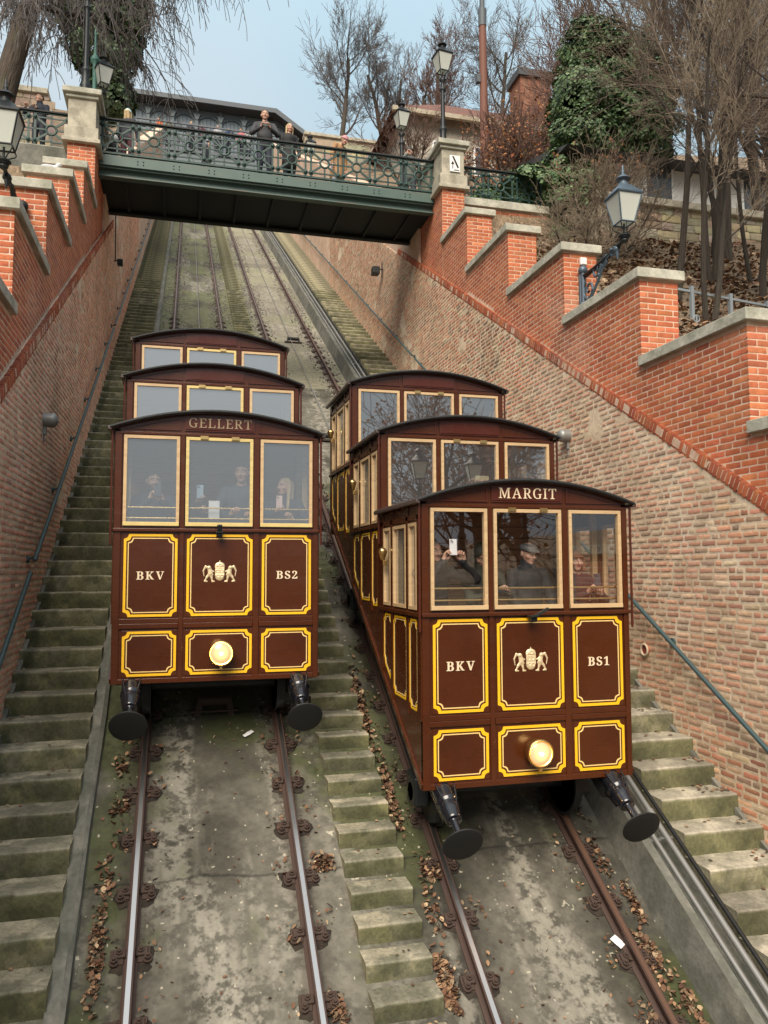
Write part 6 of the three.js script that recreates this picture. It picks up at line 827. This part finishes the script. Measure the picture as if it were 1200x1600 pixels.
// behind the stone wall and round the castle house
const FAR = 'bare trees on the hilltop';
[[9.9, 50, 10.5, 41, 'slender bare tree standing alone nearest the station roof', twigGrey], [13.2, 50, 9.6, 42, 'broad bare tree right of the slender one above the stone wall', twigGrey], [16.2, 48.5, 9.5, 43, 'reddish bare tree between the broad one and the tall lantern', twigRed], [14.6, 46, 6.5, 48, 'low twiggy tree right behind the stone wall top', twigRed], [20.0, 47, 12, 44, 'tall bare tree behind the mast', twigGrey], [17.2, 33, 9.5, 46, 'reddish bare tree beside the castle house', twigRed]]
  .forEach(([x, u, H, s, l, m], i) => tree('bare_tree', l, G(x, u), { seed: s, stems: i === 1 ? [[-0.25, 1, 0, H * 0.62, 0.2], [0.3, 1, 0.1, H * 0.6, 0.18], [0.02, 1, 0, H * 0.66, 0.2]] : [[0.03, 1, 0, H * 0.72, 0.2]], levels: 4, kids: [9, 7, 6, 5], first: 0.22, ratio: 0.5, spread: 0.72, lift: 0.09, budget: 5200, minR: 0.011, mat: m, group: FAR }));
tree('bare_tree', 'bare tree with thick curving limbs above the castle house chimney', G(19.8, 31), { seed: 52, stems: [[0.12, 1, 0, 8.5, 0.3]], levels: 4, kids: [8, 5, 5, 4], crook: 0.55, first: 0.3, ratio: 0.58, budget: 2600, minR: 0.012, mat: twigGrey });
tree('copper_shrub', 'tangled bush with dry copper leaves in front of the castle house', G(10.2, 23), { seed: 71, stems: [[-0.35, 1, 0.2, 2.0, 0.05], [0.3, 1, 0.1, 2.2, 0.05], [0.7, 0.8, 0, 2.1, 0.05], [0.05, 1, 0.3, 2.3, 0.05], [-0.7, 0.8, 0, 2, 0.045]], levels: 3, kids: [8, 6, 5], first: 0.2, budget: 4200, minR: 0.008, mat: twigRed, leaves: 0.4, leafSize: 0.07, category: 'bush' });
tree('bare_shrub', 'reddish leafless shrub in front of the stone wall by the small lantern', G(8.6, 30), { seed: 73, stems: [[-0.5, 1, 0.1, 2.2, 0.06], [0.2, 1, 0.1, 2.5, 0.06], [0.6, 0.9, 0, 2.3, 0.06]], levels: 3, kids: [8, 7, 6], first: 0.2, budget: 4200, minR: 0.008, mat: twigRed, category: 'bush' });
tree('bare_shrub', 'leafless shrub screening the wall of the castle house', G(11.6, 26), { seed: 74, stems: [[-0.5, 1, 0.1, 2.3, 0.05], [0.2, 1, 0.1, 2.5, 0.05], [0.6, 0.9, 0, 2.3, 0.05], [-0.1, 1, 0.3, 2.4, 0.05]], levels: 3, kids: [9, 7, 6], first: 0.2, budget: 5200, minR: 0.009, mat: twigRed, category: 'bush' });
// right: ivy-clad tree, ivy over the railing, tangled shrub, thicket of slim trunks
ivy('ivy_tree', 'rounded dark green ivy-covered tree in the middle of the right thicket', G(12.7, 21), [[0.2, 4.3, 0, 1.75], [-0.9, 3.3, 0.2, 1.5], [1.2, 4.0, 0, 1.35], [-1.0, 1.7, 0.3, 1.4], [0.6, 2.4, 0.4, 1.5], [-1.9, 0.6, 0.5, 1.0], [-0.6, 5.0, 0, 1.2]], 100000, 0.085, 62, [[V(0, -0.5, 0), V(0.2, 4, 0), 0.25]], 'tree', 1.15);
ivy('ivy', 'ivy hanging over the end of the right path railing', V(8.7, 15.6, -17.4), [[0, 0.9, 0, 0.62], [0.5, 0.4, 0.2, 0.75], [-0.5, 1.1, 0, 0.42], [0.9, 1.0, 0, 0.7], [0.2, -0.5, 0.2, 0.55]], 13000, 0.085, 63, [[V(0.2, -1, 0), V(0.2, 0.6, 0), 0.05]], 'ivy', 1.25);
ivy('ivy', 'low evergreen patch among the shrubs left of the ivy-covered tree', V(9.2, 17.3, -20.5), [[0, 0.6, 0, 0.7], [-0.9, 0.2, 0.1, 0.55], [0.9, 0.8, 0, 0.7]], 8000, 0.1, 64, [[V(0, -1.4, 0), V(0, 0.5, 0), 0.05]], 'ivy', 1.2);
tree('tangled_shrub', 'dense tangle of pale bare stems in front of the ivy-covered tree', G(9.0, 15.2), { seed: 81, stems: [[-0.6, 0.9, 0.3, 1.7, 0.04], [-0.2, 1, 0.2, 1.9, 0.04], [0.3, 1, 0, 2.0, 0.04], [0.7, 0.8, 0.2, 1.8, 0.04], [-0.9, 0.6, 0.4, 1.6, 0.035], [0.1, 0.9, 0.6, 1.7, 0.04]], levels: 3, kids: [9, 6, 5], first: 0.12, spread: 0.8, crook: 0.34, droop: 0.05, budget: 6500, minR: 0.0045, mat: twigPale, category: 'bush' });
tree('tangled_shrub', 'low brown brush behind the topmost right parapet steps', G(7.7, 14.2), { seed: 82, stems: [[-0.6, 0.8, 0.3, 1.1, 0.03], [0.2, 1, 0.2, 1.3, 0.03], [0.7, 0.7, 0.3, 1.2, 0.03], [0, 0.7, 0.8, 1.1, 0.025]], levels: 3, kids: [9, 6, 5], first: 0.1, crook: 0.34, droop: 0.06, budget: 4200, minR: 0.004, mat: twigPale, category: 'bush' });
tree('tangled_shrub', 'brown brush with a few dry leaves at the left foot of the ivy-covered tree', G(10.6, 18.9), { seed: 83, stems: [[-0.6, 0.8, 0.3, 1.6, 0.04], [0.2, 1, 0.2, 1.8, 0.04], [0.7, 0.8, 0.3, 1.8, 0.04], [0.3, 1, 0.5, 2.0, 0.04]], levels: 3, kids: [9, 6, 5], first: 0.1, crook: 0.34, budget: 4600, minR: 0.006, mat: twigRed, leaves: 0.16, leafSize: 0.07, category: 'bush' });
const TH = 'slim bare trees of the right thicket';
[[7.95, 11.2, [[0.05, 1, 0, 7.5, 0.06]], 91, 'straight slim trunk rising just right of the parapet step with the lantern'], [7.55, 9.9, [[-0.12, 1, 0.05, 4.6, 0.045], [0.3, 1, 0, 5.0, 0.05]], 92, 'forked thin tree close behind the right parapet, one stem leaning left'], [9.7, 12.6, [[-0.05, 1, 0, 7.2, 0.062], [0.16, 1, 0, 7, 0.05]], 93, 'two-stemmed dark tree in the middle of the right thicket'], [10.5, 12.4, [[0.28, 1, 0, 6.6, 0.05], [-0.2, 1, 0.1, 6.4, 0.045]], 94, 'V-shaped bare tree near the right picture edge'], [9.5, 11.0, [[0.02, 1, 0, 7.6, 0.062]], 95, 'mossy upright trunk near the right picture edge'], [11.9, 14.8, [[0.05, 1, 0, 8, 0.09], [-0.2, 1, 0, 7, 0.07]], 96, 'bare tree behind the pale lantern, its trunk split low'], [11.8, 15.2, [[0.1, 1, 0, 8.5, 0.09]], 97, 'tall bare tree in front of the white house'], [13.4, 14.5, [[-0.1, 1, 0, 8, 0.09], [0.25, 1, 0, 7, 0.07]], 98, 'bare tree at the right end of the stone retaining wall'], [10.3, 13.2, [[-0.08, 1, 0.1, 6, 0.05], [0.1, 1, 0, 6.5, 0.05]], 99, 'thin paired stems left of the two-stemmed dark tree']]
  .forEach(([x, u, st, s, l]) => tree('thicket_tree', l, G(x, u), { seed: s, stems: st, levels: 4, kids: [8, 6, 5, 4], first: 0.3, ratio: 0.42, spread: 0.62, lift: 0.07, taper: 0.35, thin: 0.42, crook: 0.3, budget: 4600, minR: 0.0038, mat: s & 1 ? twig : twigPale, group: TH }));
tree('thicket_tree', 'tree at the right edge with a long level limb reaching into the picture', G(9.9, 8.9), { seed: 110, stems: [[-0.1, 1, 0, 6.5, 0.13], [-0.32, 1, 0.02, 4.2, 0.09], [-0.05, 1, -0.3, 6.5, 0.09]], levels: 4, kids: [9, 7, 6, 4], first: 0.35, ratio: 0.5, spread: 1.0, lift: 0.02, budget: 5000, minR: 0.0042, mat: twig, pull: V(-0.25, 0.1, -0.1) });
tree('bare_tree', 'tall reddish bare tree rising behind the ivy-covered tree', G(17.5, 25), { seed: 120, stems: [[0.0, 1, 0, 9.5, 0.2], [-0.3, 1, 0, 8.5, 0.15]], levels: 4, kids: [9, 7, 6, 4], first: 0.25, budget: 4000, minR: 0.009, mat: twigRed });
tree('bare_tree', 'dark bare tree above the white house roof at upper right', G(19.5, 21.5), { seed: 121, stems: [[-0.05, 1, 0, 9.5, 0.2], [-0.35, 1, 0.1, 8, 0.14]], levels: 4, kids: [9, 7, 6, 4], first: 0.2, budget: 4200, minR: 0.008, mat: twig });
tree('bare_tree', 'bare tree with long arching branches at the upper right corner', G(14.6, 16.9), { seed: 122, stems: [[-0.1, 1, 0, 9, 0.15], [0.2, 1, 0.1, 8, 0.12]], levels: 4, kids: [9, 7, 6, 4], first: 0.25, budget: 4200, minR: 0.006, mat: twig, droop: 0.06 });
// behind the viewer: what the car windows mirror
tree('park_tree', 'broad bare tree behind the viewer, mirrored in the right car windows', V(10.5, 5.6, 13), { seed: 130, stems: [[0.03, 1, 0, 7, 0.28]], levels: 3, kids: [11, 9, 8], first: 0.15, ratio: 0.6, spread: 0.9, lift: 0.02, budget: 2600, minR: 0.014, mat: twigRed, leaves: 0.5, leafSize: 0.14 });
tree('park_tree', 'second bare tree behind the viewer, farther from the slope', V(15, 5.6, 19), { seed: 131, stems: [[-0.05, 1, 0, 8, 0.3]], levels: 3, kids: [11, 9, 8], first: 0.15, ratio: 0.6, spread: 0.9, budget: 2600, minR: 0.016, mat: twigRed, leaves: 0.5, leafSize: 0.16 });
postLantern('post_lantern', 'post lantern behind the viewer, mirrored in the left window of the second right cabin', V(5.62, 7.0, 1.75), 2.05, M.iron, 0.95);
postLantern('post_lantern', 'post lantern behind the viewer, mirrored in the middle window of the second right cabin', V(7.15, 7.0, 2.0), 2.05, M.iron, 0.95);

postLantern('post_lantern', 'small dark lantern low in front of the stone wall, behind the blond bridge woman', V(6.35, 27.4, -40.5), 1.7, M.iron, 1.3);
person('dark figure peering over the stone wall beside the station roof end', W(7.0, 31.25, 44.9), 0, { h: 1.8, coat: black, style: 'short', hair: HAIRS.dark });
scene.traverse((o) => { if (o.isMesh) o.castShadow = o.receiveShadow = true; });
renderer.render(scene, camera);
